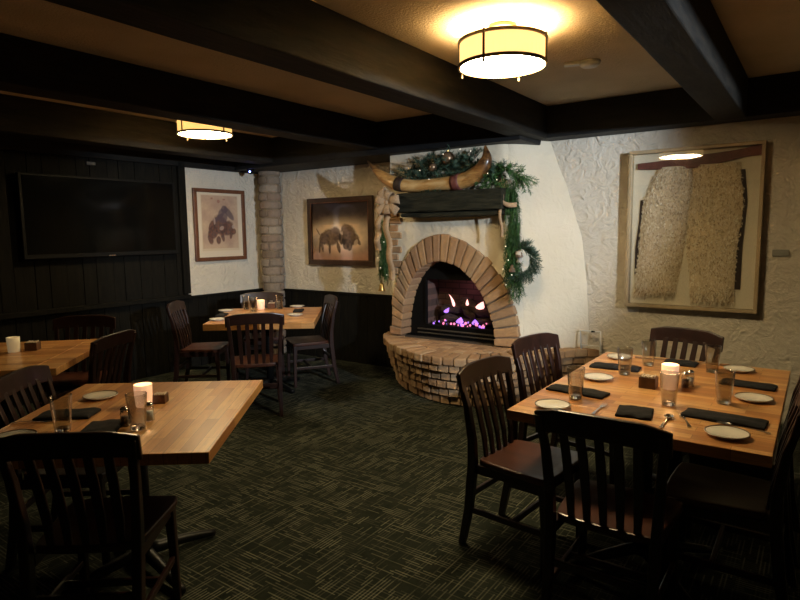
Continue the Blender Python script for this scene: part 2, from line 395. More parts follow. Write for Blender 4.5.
# round brick column in the corner
mb = MB(); cc = V((-5.78, 5.29, 0)); z = 0; k = 0
while z < 2.36:
    h = .088; n = 3
    for j in range(n):
        a0 = 2 * PI * (j + .5 * (k % 2)) / n + .03; a1 = a0 + 2 * PI / n - .04
        for q in range(2):
            b0 = a0 + (a1 - a0) * q / 2; b1 = a0 + (a1 - a0) * (q + 1) / 2
        R_, r_ = .140 + .008 * sin(k * 3.3 + j * 2), .09
        P = []
        seg = 6
        ring0 = []
        for zz in (z, z + h):
            ring0.append([mb.bm.verts.new((cc.x + R_ * cos(a0 + (a1 - a0) * i / seg), cc.y + R_ * sin(a0 + (a1 - a0) * i / seg), zz)) for i in range(seg + 1)] +
                         [mb.bm.verts.new((cc.x + r_ * cos(a1), cc.y + r_ * sin(a1), zz)), mb.bm.verts.new((cc.x + r_ * cos(a0), cc.y + r_ * sin(a0), zz))])
        nn = seg + 3
        for i in range(nn): mb.bm.faces.new((ring0[0][i], ring0[0][(i + 1) % nn], ring0[1][(i + 1) % nn], ring0[1][i]))
        mb.bm.faces.new(ring0[0][::-1]); mb.bm.faces.new(ring0[1])
    z += .104; k += 1
bmesh.ops.subdivide_edges(mb.bm, edges=mb.bm.edges[:], cuts=1); mb.jitter(.008, 9)
struct(mb.build('trim_16', M['gbrick'], bevel=.016, segs=3))
struct(MB().lathe([(0, 0), (.122, 0), (.122, 2.37), (0, 2.37)], 20, (cc.x, cc.y, 0)).build('trim_17', M['mortar'], smooth=False))

# ------------------------------------------------------------------ fireplace
FP = thing('fireplace', (-2.9, 5.2, 0), 0, 'cream plastered fireplace with pointed brick arch and curved brick hearth against the back wall', 'fireplace')
FL = V((-2.9, 5.2, 0))
YFACE, HZ = 5.0, .47
AC, AIN, AOUT, ZIN, ZOUT = -2.985, .535, .735, 1.265, 1.53
ACO = -2.925
def arch(a, zt, th):         # th 0 right .. pi left
    k = (a - AIN) / (AOUT - AIN); c0 = AC + (ACO - AC) * k; sk = -.07 - .05 * k
    return (c0 + a * cos(th) + sk * max(0, sin(th)) ** 2, HZ + .01 + (zt - HZ - .01) * (max(0, sin(th)) ** 1.0))
def archz(x, a, zt):
    lo, hi = 0, PI
    for _ in range(24):
        md = (lo + hi) / 2
        if arch(a, zt, md)[0] > x: lo = md
        else: hi = md
    return arch(a, zt, lo)[1]
def xf(z): return -2.19 - .17 * min(1, max(0, (z - .8) / 1.3))
def xw(z):
    T = [(.0, -1.70), (.7, -1.72), (1.49, -1.79), (1.94, -1.94), (2.39, -2.13), (2.7, -2.28)]
    for (a, p), (b, q) in zip(T, T[1:]):
        if z <= b: return p + (q - p) * (z - a) / (b - a)
    return T[-1][1]
mb = MB(); NX = 64
XL_F = -3.655; ZTOP = 2.40
def fr(u, w):
    x1 = XL_F + (-2.2 - XL_F) * u
    zl = archz(x1, (AIN + AOUT) / 2, (ZIN + ZOUT) / 2) if abs(x1 - (AC + ACO) / 2) < (AIN + AOUT) / 2 - .001 else HZ - .03
    z = zl + (ZTOP - zl) * w; x = XL_F + (xf(z) - XL_F) * u
    e = max(0, (u - .9) / .1)
    return (x, YFACE + .05 * (1 - math.sqrt(max(0, 1 - e * e))) + rough((x, 3, z), .012), z)
mb.grid(fr, NX, 30)
def side(u, w):
    z = HZ - .03 + (ZTOP - HZ + .03) * w
    a = V((xf(z), YFACE + .05)); b = V((xw(z) - .12 * (1 if z > 0 else 1), 5.26)); c_ = V((xw(z) + .02, YB + .02))
    ctrl = V((xf(z) + .10, YFACE + .10))
    p = a.lerp(ctrl, u).lerp(ctrl.lerp(c_, u), u)
    r_ = rough((p.x, p.y, z), .012) * min(1, u * 5)
    return (p.x + r_, p.y - r_ * .5, z)
mb.grid(side, 22, 30)
mb.grid(lambda u, w: (XL_F, YB + .02 + (YFACE - YB - .02) * u, HZ - .03 + (ZTOP - HZ + .03) * w), 3, 10)
bmesh.ops.remove_doubles(mb.bm, verts=mb.bm.verts, dist=.0005)
for v_ in mb.bm.verts: v_.co -= FL
mb.build('chimney_breast', M['adobe'], FP, smooth=True)
# firebox recess (dark tunnel inside arch)
mb = MB()
mb.grid(lambda u, w: (*[arch(AIN + .04, ZIN + .04, PI * u)[0]], YFACE + .06 + .30 * w, arch(AIN + .04, ZIN + .04, PI * u)[1]), 30, 2)
for v_ in mb.bm.verts: v_.co -= FL
mb.build('arch_soffit', M['black'], FP)
# arch bricks
mb = MB(); NB = 27
def archpt(t_, k):  # arclength-like param -> inner/outer points
    return arch(AIN if k == 0 else AOUT, ZIN if k == 0 else ZOUT, t_)
ths = []
P = [V((*archpt(PI * i / 200, 0), 0)).lerp(V((*archpt(PI * i / 200, 1), 0)), .6) for i in range(201)]
L = [0]
for a, b in zip(P, P[1:]): L.append(L[-1] + (b - a).length)
for k in range(NB + 1):
    s_ = L[-1] * k / NB; j = min(range(201), key=lambda i: abs(L[i] - s_)); ths.append(PI * j / 200)
for k in range(NB):
    t0, t1 = ths[k], ths[k + 1]; g = (t1 - t0) * .07; t0 += g; t1 -= g
    dy = random.uniform(-.008, .008); do = random.uniform(-.012, .012)
    pts = []
    for yy in (YFACE + .21, YFACE - .035 + dy):
        for (tt, kk) in ((t0, 0), (t0, 1), (t1, 1), (t1, 0)):
            x, z = archpt(tt, kk)
            if kk: x += do * cos(tt); z += do * sin(tt)
            pts.append(V((x, yy, z)) - FL)
    mb.hexa(pts)
bmesh.ops.subdivide_edges(mb.bm, edges=mb.bm.edges[:], cuts=1); mb.jitter(.006, 14)
mb.build('brick_arch', M['brick'], FP, bevel=.010)
# mortar behind the arch bricks
mb = MB().grid(lambda u, w: V((arch(AIN + .005 + (AOUT - AIN - .01) * w, ZIN + .005 + (ZOUT - ZIN - .01) * w, PI * u)[0], YFACE - .014, arch(AIN + .005 + (AOUT - AIN - .01) * w, ZIN + .005 + (ZOUT - ZIN - .01) * w, PI * u)[1])) - FL, 60, 2)
mb.build('arch_mortar', M['mortar'], FP)
# quoin bricks down the left edge
mb = MB(); z = 1.12; k = 0
while z < 1.86:
    w = .13 + .04 * (k % 2) ; mb.box(V((XL_F + w / 2 - .035, YFACE + .06, z + .034)) - FL, (w, .17, .064)); z += .074; k += 1
bmesh.ops.subdivide_edges(mb.bm, edges=mb.bm.edges[:], cuts=1); mb.jitter(.008, 14)
mb.build('quoin_bricks', M['brick'], FP, bevel=.008)
# hearth
HP = smoothpath([(-3.86, 5.40, 0), (-3.82, 5.08, 0), (-3.58, 4.76, 0), (-3.31, 4.55, 0), (-3.04, 4.41, 0), (-2.77, 4.33, 0), (-2.5, 4.34, 0), (-2.27, 4.46, 0), (-2.08, 4.72, 0), (-1.93, 5.0, 0), (-1.78, 5.24, 0), (-1.58, 5.38, 0)], 12)
HC = V((-2.75, 5.35, 0))
def inset(p, d):
    q = p - HC; l = q.length; return HC + q * ((l - d) / l)
mb = MB()
Q = resample(HP, .112)
for a, b in zip(Q, Q[1:]):    # top rowlock course, radial
    dz = random.uniform(-.004, .004); e = .05
    a2, b2 = a.lerp(b, e), b.lerp(a, e); o = random.uniform(-.01, .008)
    A, B, C_, D = inset(a2, o), inset(b2, o), inset(b2, .235), inset(a2, .235)
    mb.hexa([V((p.x, p.y, HZ - .075 + dz)) - FL for p in (A, B, C_, D)] + [V((p.x, p.y, HZ + dz)) - FL for p in (A, B, C_, D)])
bmesh.ops.subdivide_edges(mb.bm, edges=mb.bm.edges[:], cuts=1); mb.jitter(.006, 12)
mb.build('hearth_cap', M['hbrick'], FP, bevel=.016)
mb = MB(); nc = 5; ch = (HZ - .075) / nc
for k in range(nc):           # stepped courses below
    d = .030 + .026 * k; z1 = HZ - .077 - ch * k; z0 = z1 - ch * .80
    Q = resample([inset(p, d) for p in HP], .105)
    for i, (a, b) in enumerate(zip(Q, Q[1:])):
        e = .07; o = random.uniform(-.008, .008); sh = .5 * (k % 2)
        i2 = min(i + 2, len(Q) - 1)
        if sh: a, b = Q[i].lerp(Q[i + 1], .5), Q[i + 1].lerp(Q[i2], .5)
        if (a - b).length < .04: continue
        a2, b2 = a.lerp(b, e), b.lerp(a, e)
        A, B, C_, D = inset(a2, o), inset(b2, o), inset(b2, .20), inset(a2, .20)
        mb.hexa([V((p.x, p.y, z0)) - FL for p in (A, B, C_, D)] + [V((p.x, p.y, z1)) - FL for p in (A, B, C_, D)])
bmesh.ops.subdivide_edges(mb.bm, edges=mb.bm.edges[:], cuts=1); mb.jitter(.006, 13)
mb.build('hearth_courses', M['hbrick'], FP, bevel=.016)
mb = MB()                      # mortar core
prs = []
for zz, d in ((.0, .19), (HZ - .08, .085), (HZ - .012, .055), (HZ - .012, .3)):
    prs.append([mb.bm.verts.new(V((inset(p, d).x, min(5.405, inset(p, d).y), zz)) - FL) for p in HP[::3]])
for r0, r1 in zip(prs, prs[1:]):
    for i in range(len(r0) - 1): mb.bm.faces.new((r0[i], r0[i + 1], r1[i + 1], r1[i]))
mb.bm.faces.new(prs[-1]); mb.build('hearth_core', M['darkmortar'], FP)
# hearth tiles inside: bricks between cap and firebox
mb = MB()
for i in range(17):
    x = -3.62 + i * .1
    for j in range(4):
        yy = 4.62 + j * .105
        p = V((x, yy, 0)); dx = min((p - q).length for q in HP)
        if dx < .22 or x > -2.0: continue
        mb.box(V((x, yy + random.uniform(-.004, .004), HZ - .012)) - FL, (.094, .2 if False else .099, .03))
mb.jitter(.003, 12); mb.build('hearth_tiles', M['hbrick'], FP, bevel=.006)
# firebox insert
FB = bpy.data.objects.new('firebox', None); COL.objects.link(FB); FB.parent = FP
yb = YFACE + .15
mb = MB()
W0, W1 = AC - AIN + .0, AC + AIN
def facepl(u, w):       # black face plate with rectangular glass hole is made of four panels
    return None
gx0, gx1, gz0, gz1 = AC - .33, AC + .45, HZ + .13, 1.07
def clipz(x): return archz(x, AIN + .02, ZIN + .02)
def panel(x0, x1, zf0, zf1, n=12):
    mb.slab(lambda u, w: V((x0 + (x1 - x0) * u, yb, zf0(x0 + (x1 - x0) * u) + (zf1(x0 + (x1 - x0) * u) - zf0(x0 + (x1 - x0) * u)) * w)) - FL, n, 1, (0, .02, 0))
panel(W0 - .01, gx0, lambda x: HZ, clipz); panel(gx1, W1 + .01, lambda x: HZ, clipz)
panel(gx0, gx1, lambda x: min(gz1, clipz(x)), lambda x: clipz(x) + .001, 24); panel(gx0, gx1, lambda x: HZ, lambda x: gz0)
mb.build('face_plate', M['black'], FB)
mb = MB()
mb.box(V((AC + .01, yb - .012, HZ + .075)) - FL, (.90, .02, .012)); mb.box(V((AC + .01, yb - .012, HZ + .035)) - FL, (.90, .02, .01))
mb.build('louvre', mat('brushed_dark_steel', (.20, .19, .18), .3, .9), FB, bevel=.002)
mb = MB()
for (a, b, c_, d) in ((gx0 - .02, gx0, gz0, gz1), (gx1, gx1 + .02, gz0, gz1 - .25), (gx0, gx1, gz0 - .02, gz0)):
    mb.box(V(((a + b) / 2, yb - .008, (c_ + d) / 2)) - FL, (b - a, .014, d - c_))
mb.build('glass_trim', M['black'], FB)
mb = MB()
x0, x1, z0, z1, yd = gx0 - .02, gx1 + .02, gz0 - .03, gz1 + .03, YFACE + .405
mb.box(V(((x0 + x1) / 2, yd, (z0 + z1) / 2)) - FL, (x1 - x0, .01, z1 - z0))
mb.box(V((x0, (yb + yd) / 2 + .012, (z0 + z1) / 2)) - FL, (.01, yd - yb - .02, z1 - z0)); mb.box(V((x1, (yb + yd) / 2 + .012, (z0 + z1) / 2)) - FL, (.01, yd - yb - .02, z1 - z0))
mb.box(V(((x0 + x1) / 2, (yb + yd) / 2 + .012, z1)) - FL, (x1 - x0, yd - yb - .02, .01))
mb.build('firebox_liner', M['firebrick'], FB)
mb = MB().box(V(((x0 + x1) / 2, (yb + yd) / 2 + .012, gz0 - .02)) - FL, (x1 - x0, yd - yb - .02, .02)); mb.build('burner_tray', M['black'], FB)
def log(p0, p1, r, name='log'):
    P = [V(p0).lerp(V(p1), k / 7) for k in range(8)]
    mb = MB().tube([p + V((0, 0, .015 * sin(k * 1.3))) - FL for k, p in enumerate(P)], [r * (1 + .12 * sin(k * 2.1)) * (.8 if k in (0, 7) else 1) for k in range(8)], 12)
    mb.jitter(.012, 18); return mb.build(name, M['log'], FB, smooth=True)
ym = yb + .12; zb = gz0 - .01
log((AC - .22, ym, zb + .06), (AC + .38, ym + .02, zb + .05), .045)
log((AC - .24, ym + .03, zb + .13), (AC + .14, ym, zb + .24), .05)
log((AC + .02, ym - .01, zb + .25), (AC + .40, ym + .02, zb + .12), .055)
log((AC + .05, ym - .04, zb + .22), (AC + .18, ym - .05, zb + .09), .032)
for (dx, dz, w, h, ln) in ((-.035, .20, .018, .13, -.03), (.26, .19, .050, .085, .02), (-.13, .13, .03, .06, .02), (.12, .22, .018, .07, .0), (.03, .03, .045, .07, .01), (.21, .03, .04, .06, 0)):
    mb = MB().lathe([(0, 0), (w * .8, h * .12), (w, h * .3), (w * .7, h * .6), (w * .3, h * .85), (0, h)], 10)
    for v_ in mb.bm.verts: v_.co = V((v_.co.x + ln * (v_.co.z / h) ** 2 * 2, v_.co.y * .35, v_.co.z)) + V((AC + dx, ym - .07, zb + dz)) - FL
    mb.build('flame', M['flame'] if h > .062 and dz > .1 else M['ember'], FB, smooth=True)
mb = MB(); mr = MB(); mk = MB()
for k in range(70):
    p = V((AC + random.uniform(-.27, .34), ym - .09 + random.uniform(-.02, .04), zb + random.uniform(.01, .055) * (1 if k % 3 else .6)))
    (mb if k % 5 == 0 else mr if k % 5 == 2 else mk).sphere(p - FL, random.uniform(.008, .016), 6)
for o in (mb.build('ember_bed', M['ember'], FB, smooth=True), mr.build('ember_bed', M['emberred'], FB, smooth=True), mk.build('coal_bed', M['log'], FB, smooth=True)): o['kind'] = 'stuff'
# mantel
mb = MB().slab(lambda u, w: V((-3.42 + 1.14 * u, 4.76 + .006 * noise.noise(V((u * 9, w * 3, 1))), 1.745 + .185 * w + .006 * noise.noise(V((u * 7, w * 2, 5))))) - FL, 40, 5, (0, .27, 0))
mb.build('mantel_shelf', M['mantel'], FP, bevel=.012)
mb = MB().slab(lambda u, w: V((-3.40 + 1.10 * u, 4.80, 1.69 + .05 * w + .012 * abs(u - .5) * 2 * (1 - w))) - FL, 30, 2, (0, .22, 0))
mb.build('mantel_corbel', M['mantel'], FP, bevel=.01)

# ------------------------------------------------------------------ greenery and decoration on the mantel
def sprig(mb, p, d, ln, nl=.035, n=34, droop=.25, w=.0026):
    d = V(d).normalized(); a = d.cross(V((.13, .4, .9))).normalized(); b = d.cross(a)
    pts = []
    for k in range(6): pts.append(V(p) + d * ln * k / 5 + V((0, 0, -droop * ln * (k / 5) ** 2)))
    mb.tube(pts, [.0028, .0025, .002, .0018, .0014, .001], 4)
    for k in range(n):
        u = (k + 1) / n; i = min(4, int(u * 5)); q = pts[i].lerp(pts[i + 1], u * 5 - i)
        an = random.uniform(0, 2 * PI); side_ = (a * cos(an) + b * sin(an))
        dr = (d * .75 + side_).normalized(); e = q + dr * nl * random.uniform(.7, 1.2)
        wv = dr.cross(side_ + V((.01, .3, .02))).normalized() * w
        v0 = mb.bm.verts.new(q - wv); v1 = mb.bm.verts.new(q + wv); v2 = mb.bm.verts.new(e + wv * .4); v3 = mb.bm.verts.new(e - wv * .4)
        mb.bm.faces.new((v0, v1, v2, v3))
def strands(base, label, name, parts, cat='garland', lights=()):
    T = thing(name, base, 0, label, cat)
    for pn, mt, items in parts:
        mb = MB()
        for it in items: sprig(mb, V(it[0]) - V(base), *it[1:])
        mb.build(pn, M[mt], T, recalc=False)
    for l_ in lights: MB().sphere(V(l_) - V(base), .0035, 8).build('fairy_light', M['led'], T, smooth=True)
    return T
R_ = random.uniform
top = []; top2 = []
for k in range(190):
    x = R_(-3.38, -2.36); z = R_(2.06, 2.24 if -3.2 < x < -2.62 else 2.14); yy = R_(4.84, 4.96)
    top.append(((x, yy, z), (R_(-1, 1), R_(-.7, .2), R_(-.2, .8)), R_(.10, .20), .034, 40))
for k in range(16):
    x = R_(-3.15, -2.9); top.append(((x, 4.83, R_(2.03, 2.10)), (R_(-.4, .4), -.35, -.7), R_(.08, .15), .032, 34))
for k in range(60):
    x = R_(-2.56, -2.28); top2.append(((x, R_(4.8, 4.92), R_(1.98, 2.12)), (R_(-.6, .5), R_(-.8, 0), R_(-.5, .5)), R_(.05, .10), .022, 44))
strands((-2.8, 4.9, 1.93), 'evergreen garland heaped along the mantel top behind the long horn', 'evergreen_garland', [('foliage', 'firblue', top), ('cedar_foliage', 'fir', top2)],
        lights=[(-3.16, 4.80, 2.14), (-2.72, 4.80, 2.30), (-2.6, 4.78, 2.27), (-2.42, 4.76, 2.06), (-3.05, 4.79, 2.05), (-2.9, 4.80, 2.27), (-2.33, 4.76, 2.0)])
it = []
for k in range(190):
    u = R_(0, 1); z = 2.0 - .78 * u; x = -2.27 + .05 * sin(u * 3) + R_(-.04, .05)
    it.append(((x, R_(4.84, 4.93), z), (R_(-.25, .3), R_(-.3, .05), -1), R_(.12, .22), .03, 40, .05))
for k in range(30):
    u = R_(0, 1); it.append(((-2.30 + .14 * u, R_(4.82, 4.92), 2.12 - .1 * u), (R_(.1, .8), R_(-.4, .2), R_(-.9, .1)), R_(.1, .18), .03, 36, .1))
for k in range(25):
    it.append(((-2.20 + R_(-.04, .04), R_(4.86, 4.93), R_(1.10, 1.25)), (R_(-.3, .4), R_(-.3, .05), -1), R_(.12, .2), .035, 36, .05))
RG = strands((-2.22, 4.9, 1.93), 'evergreen swag hanging down the right end of the mantel tied with a tan ribbon', 'evergreen_garland', [('foliage', 'fir', it)],
        lights=[(-2.26, 4.80, 1.42), (-2.23, 4.79, 1.30), (-2.2, 4.80, 1.17), (-2.28, 4.79, 1.22), (-2.25, 4.79, 1.08)])
b_ = V((-2.22, 4.9, 1.93)); mb = MB()
mb.grid(lambda u, w: V((-2.36 + .20 * u, 4.80 - .02 * sin(u * PI), 1.86 - .10 * u + .04 * w - .04 * sin(u * PI))) - b_, 14, 2)
mb.grid(lambda u, w: V((-2.32 + .03 * w + .012 * sin(u * 9), 4.79, 1.92 - .42 * u)) - b_, 18, 2)
o = mb.build('ribbon', M['burlap'], RG, smooth=True); s_ = o.modifiers.new('thick', 'SOLIDIFY'); s_.thickness = .003
# wreath loop
it = []; wc = V((-2.14, 4.86, 1.29))
for k in range(70):
    a = R_(-.6 * PI, .85 * PI); r_ = R_(.075, .10); p = wc + V((r_ * cos(a), R_(-.02, .02), r_ * 1.25 * sin(a)))
    it.append((p, (-sin(a) * -.9 + R_(-.4, .4) + cos(a) * .6, R_(-.3, .2), -cos(a) * .9 + R_(-.3, .3) + sin(a) * .3), R_(.07, .13), .038, 34, .1))
WR = strands((-2.14, 4.9, 1.30), 'small looped pine wreath at the lower right of the hanging swag', 'pine_wreath', [('foliage', 'firblue', it)], 'wreath')
for (dx, dz) in ((0.0, .02), (-.07, -.11)):
    mb = MB()
    for k in range(5): mb.lathe([(0, 0), (.030 - .004 * k, .004), (.033 - .005 * k, .012), (0, .016)], 10, (dx, -.07, dz + k * .013))
    mb.build('pine_cone', M['cone'], WR)
mb = MB(); mb.grid(lambda u, w: V((-.03 + .05 * w, -.08 - .015 * sin(u * 6), .08 - .10 * u)), 8, 2)
o = mb.build('ribbon', mat('pale_ribbon', (.45, .42, .38), .7), WR, smooth=True); s_ = o.modifiers.new('thick', 'SOLIDIFY'); s_.thickness = .003
# left hanging swag, bell, bow
it = []
for k in range(110):
    u = R_(0, 1) ** .8; z = 1.72 - .56 * u
    it.append(((-3.63 + R_(-.04, .05), R_(4.80, 4.88), z), (R_(-.35, .35), R_(-.3, .1), -1), R_(.09, .16), .028, 34, .05))
LG = strands((-3.60, 4.85, 1.85), 'narrow evergreen swag hanging beneath the burlap bow on the left', 'evergreen_garland', [('foliage', 'fir', it)],
        lights=[(-3.58, 4.77, 1.46), (-3.66, 4.77, 1.30), (-3.62, 4.76, 1.2), (-3.55, 4.77, 1.13)])
BL = thing('bell', (-3.64, 4.80, .96), 0, 'small gold bell dangling from the tip of the left swag', 'bell')
MB().lathe([(.0, .085), (.012, .083), (.022, .06), (.026, .03), (.038, .004), (.036, 0), (.024, .028), (.019, .056), (0, .075)], 20).build('bell_body', M['gold'], BL, smooth=True)
MB().sphere((0, 0, .008), .008, 8).build('clapper', M['gold'], BL, smooth=True)
MB().tube([(0, 0, .083), (.004, .0, .16)], .0015, 5).build('hanging_loop', M['gold'], BL)
BO = thing('burlap_bow', (-3.46, 4.70, 1.845), 0, 'large looped burlap bow with long tails at the left end of the mantel', 'bow')
def loop(an, ln, wd, twist):
    mb = MB()
    def f(u, w):
        a = 2 * PI * u; r_ = ln * (.5 - .5 * cos(a)); side_ = wd * .55 * sin(a)
        d = V((cos(an), 0, sin(an))); n_ = V((-sin(an), 0, cos(an)))
        ww = (w - .5) * wd * (.35 + .65 * sin(a / 2))
        return d * r_ * .95 + V((0, -1, 0)) * (side_ * .8 + .03 * (.5 - .5 * cos(a)) + .01) + n_ * (ww + side_ * twist)
    mb.grid(f, 26, 4); o = mb.build('bow_loop', M['burlap'], BO, smooth=True)
    s_ = o.modifiers.new('thick', 'SOLIDIFY'); s_.thickness = .003
for an, ln in ((2.75, .14), (2.0, .15), (1.15, .12), (.15, .16), (-.65, .17), (-1.5, .12), (-2.45, .16)): loop(an, ln, .085, .18)
MB().sphere((0, -.035, 0), .024, 10, (1, .8, 1.2)).build('bow_knot', M['burlap'], BO, smooth=True)
for (x0, dx, ln, ph) in ((-.09, -.05, .45, 0), (-.03, .07, .74, 1.4)):
    mb = MB(); mb.grid(lambda u, w: V((x0 + dx * u + .07 * (w - .5) + .006 * sin(u * 9 + ph), -.02 - .018 * cos(u * 16 + ph), -.02 - ln * u)), 36, 2)
    o = mb.build('bow_tail', M['burlap'], BO, smooth=True); s_ = o.modifiers.new('thick', 'SOLIDIFY'); s_.thickness = .003
# horn
HN = thing('mounted_horn', (-2.97, 4.85, 1.93), 0, 'long pair of golden brown steer horns lying across the mantel', 'horns')
hb = V((-2.97, 4.85, 1.93))
HPp = smoothpath([(-3.83, 4.84, 2.285), (-3.66, 4.83, 2.14), (-3.47, 4.82, 2.04), (-3.24, 4.82, 1.998), (-2.97, 4.82, 2.0), (-2.72, 4.82, 2.012), (-2.54, 4.80, 2.07), (-2.455, 4.80, 2.18), (-2.47, 4.81, 2.31)], 8)
rr = [.006, .048, .069, .060, .060, .072, .074, .056, .008]; rs = []
for i in range(len(HPp)):
    u = i / 8; j = min(7, int(u)); rs.append(rr[j] + (rr[j + 1] - rr[j]) * (u - j))
hm_ = mat('polished_horn', rough=.3, coat=.3); t = NT(hm_); v = t.coord(); sx = t.n('ShaderNodeSeparateXYZ'); t.l(v, sx.inputs[0])
f = t.noise(t.coord((1.2, 4, 4)), 5, 5, .65, .5)
ax = t.math('MULTIPLY', t.math('ABSOLUTE', t.math('ADD', sx.outputs['X'], .15)), 1.5)
t.color(t.ramp(t.math('SUBTRACT', t.math('ADD', f, .18), t.math('MULTIPLY', t.math('POWER', ax, 4), .35)), [(.2, (.035, .015, .008)), (.45, (.26, .12, .035)), (.62, (.48, .27, .09)), (.85, (.60, .42, .20))]))
MB().tube([p - hb for p in HPp], rs, 18).build('horn', hm_, HN, smooth=True)
def band(i0, i1, extra):
    MB().tube([p - hb for p in HPp[i0:i1]], [r_ + extra for r_ in rs[i0:i1]], 18).build('leather_wrap', M['leather'] if extra > .004 else M['darkleather'], HN, smooth=True)
band(17, 21, .003); band(37, 41, .0045)
for (x, yy, z, r_, lb) in ((-2.885, 4.86, 2.235, .066, 'large mottled brown glass ball nestled in the mantel greenery'), (-3.04, 4.84, 2.165, .043, 'smaller brown glass ball beside the larger one on the mantel greenery')):
    B = thing('ball_ornament', (x, yy, z), 0, lb, 'ornament', 'glass balls in the mantel greenery')
    MB().sphere((0, 0, 0), r_, 20).build('ball', M['ball'], B, smooth=True)
    MB().lathe([(0, 0), (.011, 0), (.011, .012), (0, .014)], 12, (0, 0, r_ - .003)).build('ornament_cap', M['gold'], B)
# white wire stand at the right end of the hearth
WS = thing('wire_stand', (-1.68, 5.30, HZ), 0, 'small white wire stand on the right end of the brick hearth', 'wire stand')
MB().tube([(-.055, 0, 0), (-.075, .02, .17), (.11, .02, .17), (.13, -.03, .0)], .008, 8).tube([(.11, .02, .17), (.10, .07, .0)], .006, 8).build('wire_frame', M['whiteplastic'], WS, smooth=True)
MB().tube([(-.06, .005, .04), (.12, -.01, .045)], .004, 6).build('crossbar', M['whiteplastic'], WS)
MB().lathe([(0, 0), (.017, 0), (.017, .012), (0, .014)], 14).build('knob', M['black'], WS).location = (.05, .0, .165)

# ------------------------------------------------------------------ lamps
def make_lamp(sh, df, label, x, y):
    T = thing('ceiling_lamp', (x, y, 2.44), 0, label, 'ceiling lamp', 'drum shade lamps on the ceiling')
    R0 = .238
    MB().lathe([(0, .22), (.075, .22), (.08, .205), (.07, .195), (0, .19)], 28).build('ceiling_canopy', M['bronze'], T, smooth=True)
    MB().tube([(0, 0, .02), (0, 0, .2)], .01, 10).build('stem', M['bronze'], T)
    o = MB().lathe([(R0 - .006, .015), (R0 - .006, .128), (R0 - .010, .128), (R0 - .010, .015)], 48, close=True).build('lamp_shade', sh, T, smooth=False)
    for z in (.0, .124): MB().lathe([(R0 - .008, z), (R0 + .004, z), (R0 + .004, z + .016), (R0 - .008, z + .016)], 48, close=True).build('shade_ring', M['bronze'], T)
    MB().lathe([(0, -.012), (R0 * .6, -.006), (R0 - .012, .004), (R0 - .012, .010), (0, .010)], 40).build('diffuser', df, T, smooth=True)
    for k in range(4):
        a = 2 * PI * k / 4 + .05
        MB().box((0, 0, .06), (.012, .006, .165), 0).build('strap', M['bronze'], T).matrix_local = Matrix.Translation(((R0 + .007) * cos(a), (R0 + .007) * sin(a), 0)) @ Matrix.Rotation(a + PI / 2, 4, 'Z')
    MB().lathe([(0, -.035), (.006, -.03), (.004, -.012), (0, -.012)], 10).build('finial', M['bronze'], T, smooth=True)
    for k in range(3):
        a = 2 * PI * k / 3 + .6; MB().tube([(0, 0, .13), ((R0 - .01) * cos(a), (R0 - .01) * sin(a), .13)], .004, 6).build('spider_arm', M['bronze'], T)
    return T
def light(kind, loc, energy, color, size=.1, rot=None, **kw):
    l = bpy.data.lights.new(kind.lower() + '_lamp', kind); l.energy = energy; l.color = color
    if kind == 'AREA': l.size = size
    else: l.shadow_soft_size = size
    for k, q in kw.items(): setattr(l, k, q)
    o = bpy.data.objects.new('light_source', l); COL.objects.link(o); o.location = loc
    if rot: o.rotation_euler = rot
    return o
LA, LB = (-1.47, 3.06), (-4.55, 3.42)
make_lamp(M['shade'], M['diffuser'], 'bright yellow drum ceiling lamp in front of the fireplace, the nearer and larger one', *LA)
make_lamp(M['shade2'], M['diffuser2'], 'dimmer drum ceiling lamp between the beams near the television wall', *LB)
light('POINT', (LA[0], LA[1], 2.50), 9, (1, .78, .42), .06)
light('POINT', (LB[0], LB[1], 2.50), 2.5, (1, .66, .3), .06)
# added cool spotlight, out of view, whitens the left corner and fireplace side
TS = thing('added_cool_spot', (2.5, 1.9, 2.44), 0, 'added spotlight out of view at the right, for cool light on the far corner', 'spotlight')
sp = light('SPOT', (2.44, 1.92, 2.28), 800, (.80, .90, 1.0), .05, spot_size=rad(42), spot_blend=.5)
d = V((-4.3, 5.2, 1.75)) - V((2.44, 1.92, 2.28)); sp.rotation_euler = d.to_track_quat('-Z', 'Y').to_euler()
o = MB().lathe([(.0, .16), (.045, .15), (.05, -.02), (.046, -.02), (.04, .13), (0, .14)], 20).build('added_spot_head', M['black'], TS, smooth=True)
o.location = (-.04, .013, -.13); o.rotation_euler = sp.rotation_euler
MB().tube([(0, 0, .22), (0, 0, -.1)], .01, 8).build('added_spot_arm', M['black'], TS)

# smoke detector, sensors, camera, plaque
SM = thing('smoke_detector', (-1.31, 4.04, 2.66), 0, 'round white smoke detector on the ceiling right of the bright lamp', 'smoke detector')
MB().lathe([(0, 0), (.07, 0), (.068, -.02), (.05, -.034), (0, -.036)], 28).build('detector_body', M['whiteplastic'], SM, smooth=True)
MB().box((-.09, -.04, -.01), (.13, .06, .02), .3).build('mounting_plate', M['whiteplastic'], SM, bevel=.004)
CM = thing('security_camera', (-5.70, 4.92, 2.339), 0, 'small dome security camera with a blue light under the beam by the brick column', 'camera')
MB().lathe([(0, 0), (.045, 0), (.043, -.02), (.03, -.05), (0, -.06)], 20).build('camera_dome', M['black'], CM, smooth=True)
MB().sphere((.022, -.035, -.032), .011, 10).build('blue_light', M['blueled'], CM, smooth=True)
tag(MB().box((-.745, 5.19, 2.485), (.05, .02, .05)).build('wall_sensor', M['whiteplastic'], loc=(-.745, 5.19, 2.485), bevel=.004), 'small white sensor box on the dark beam above the framed chaps', 'sensor')
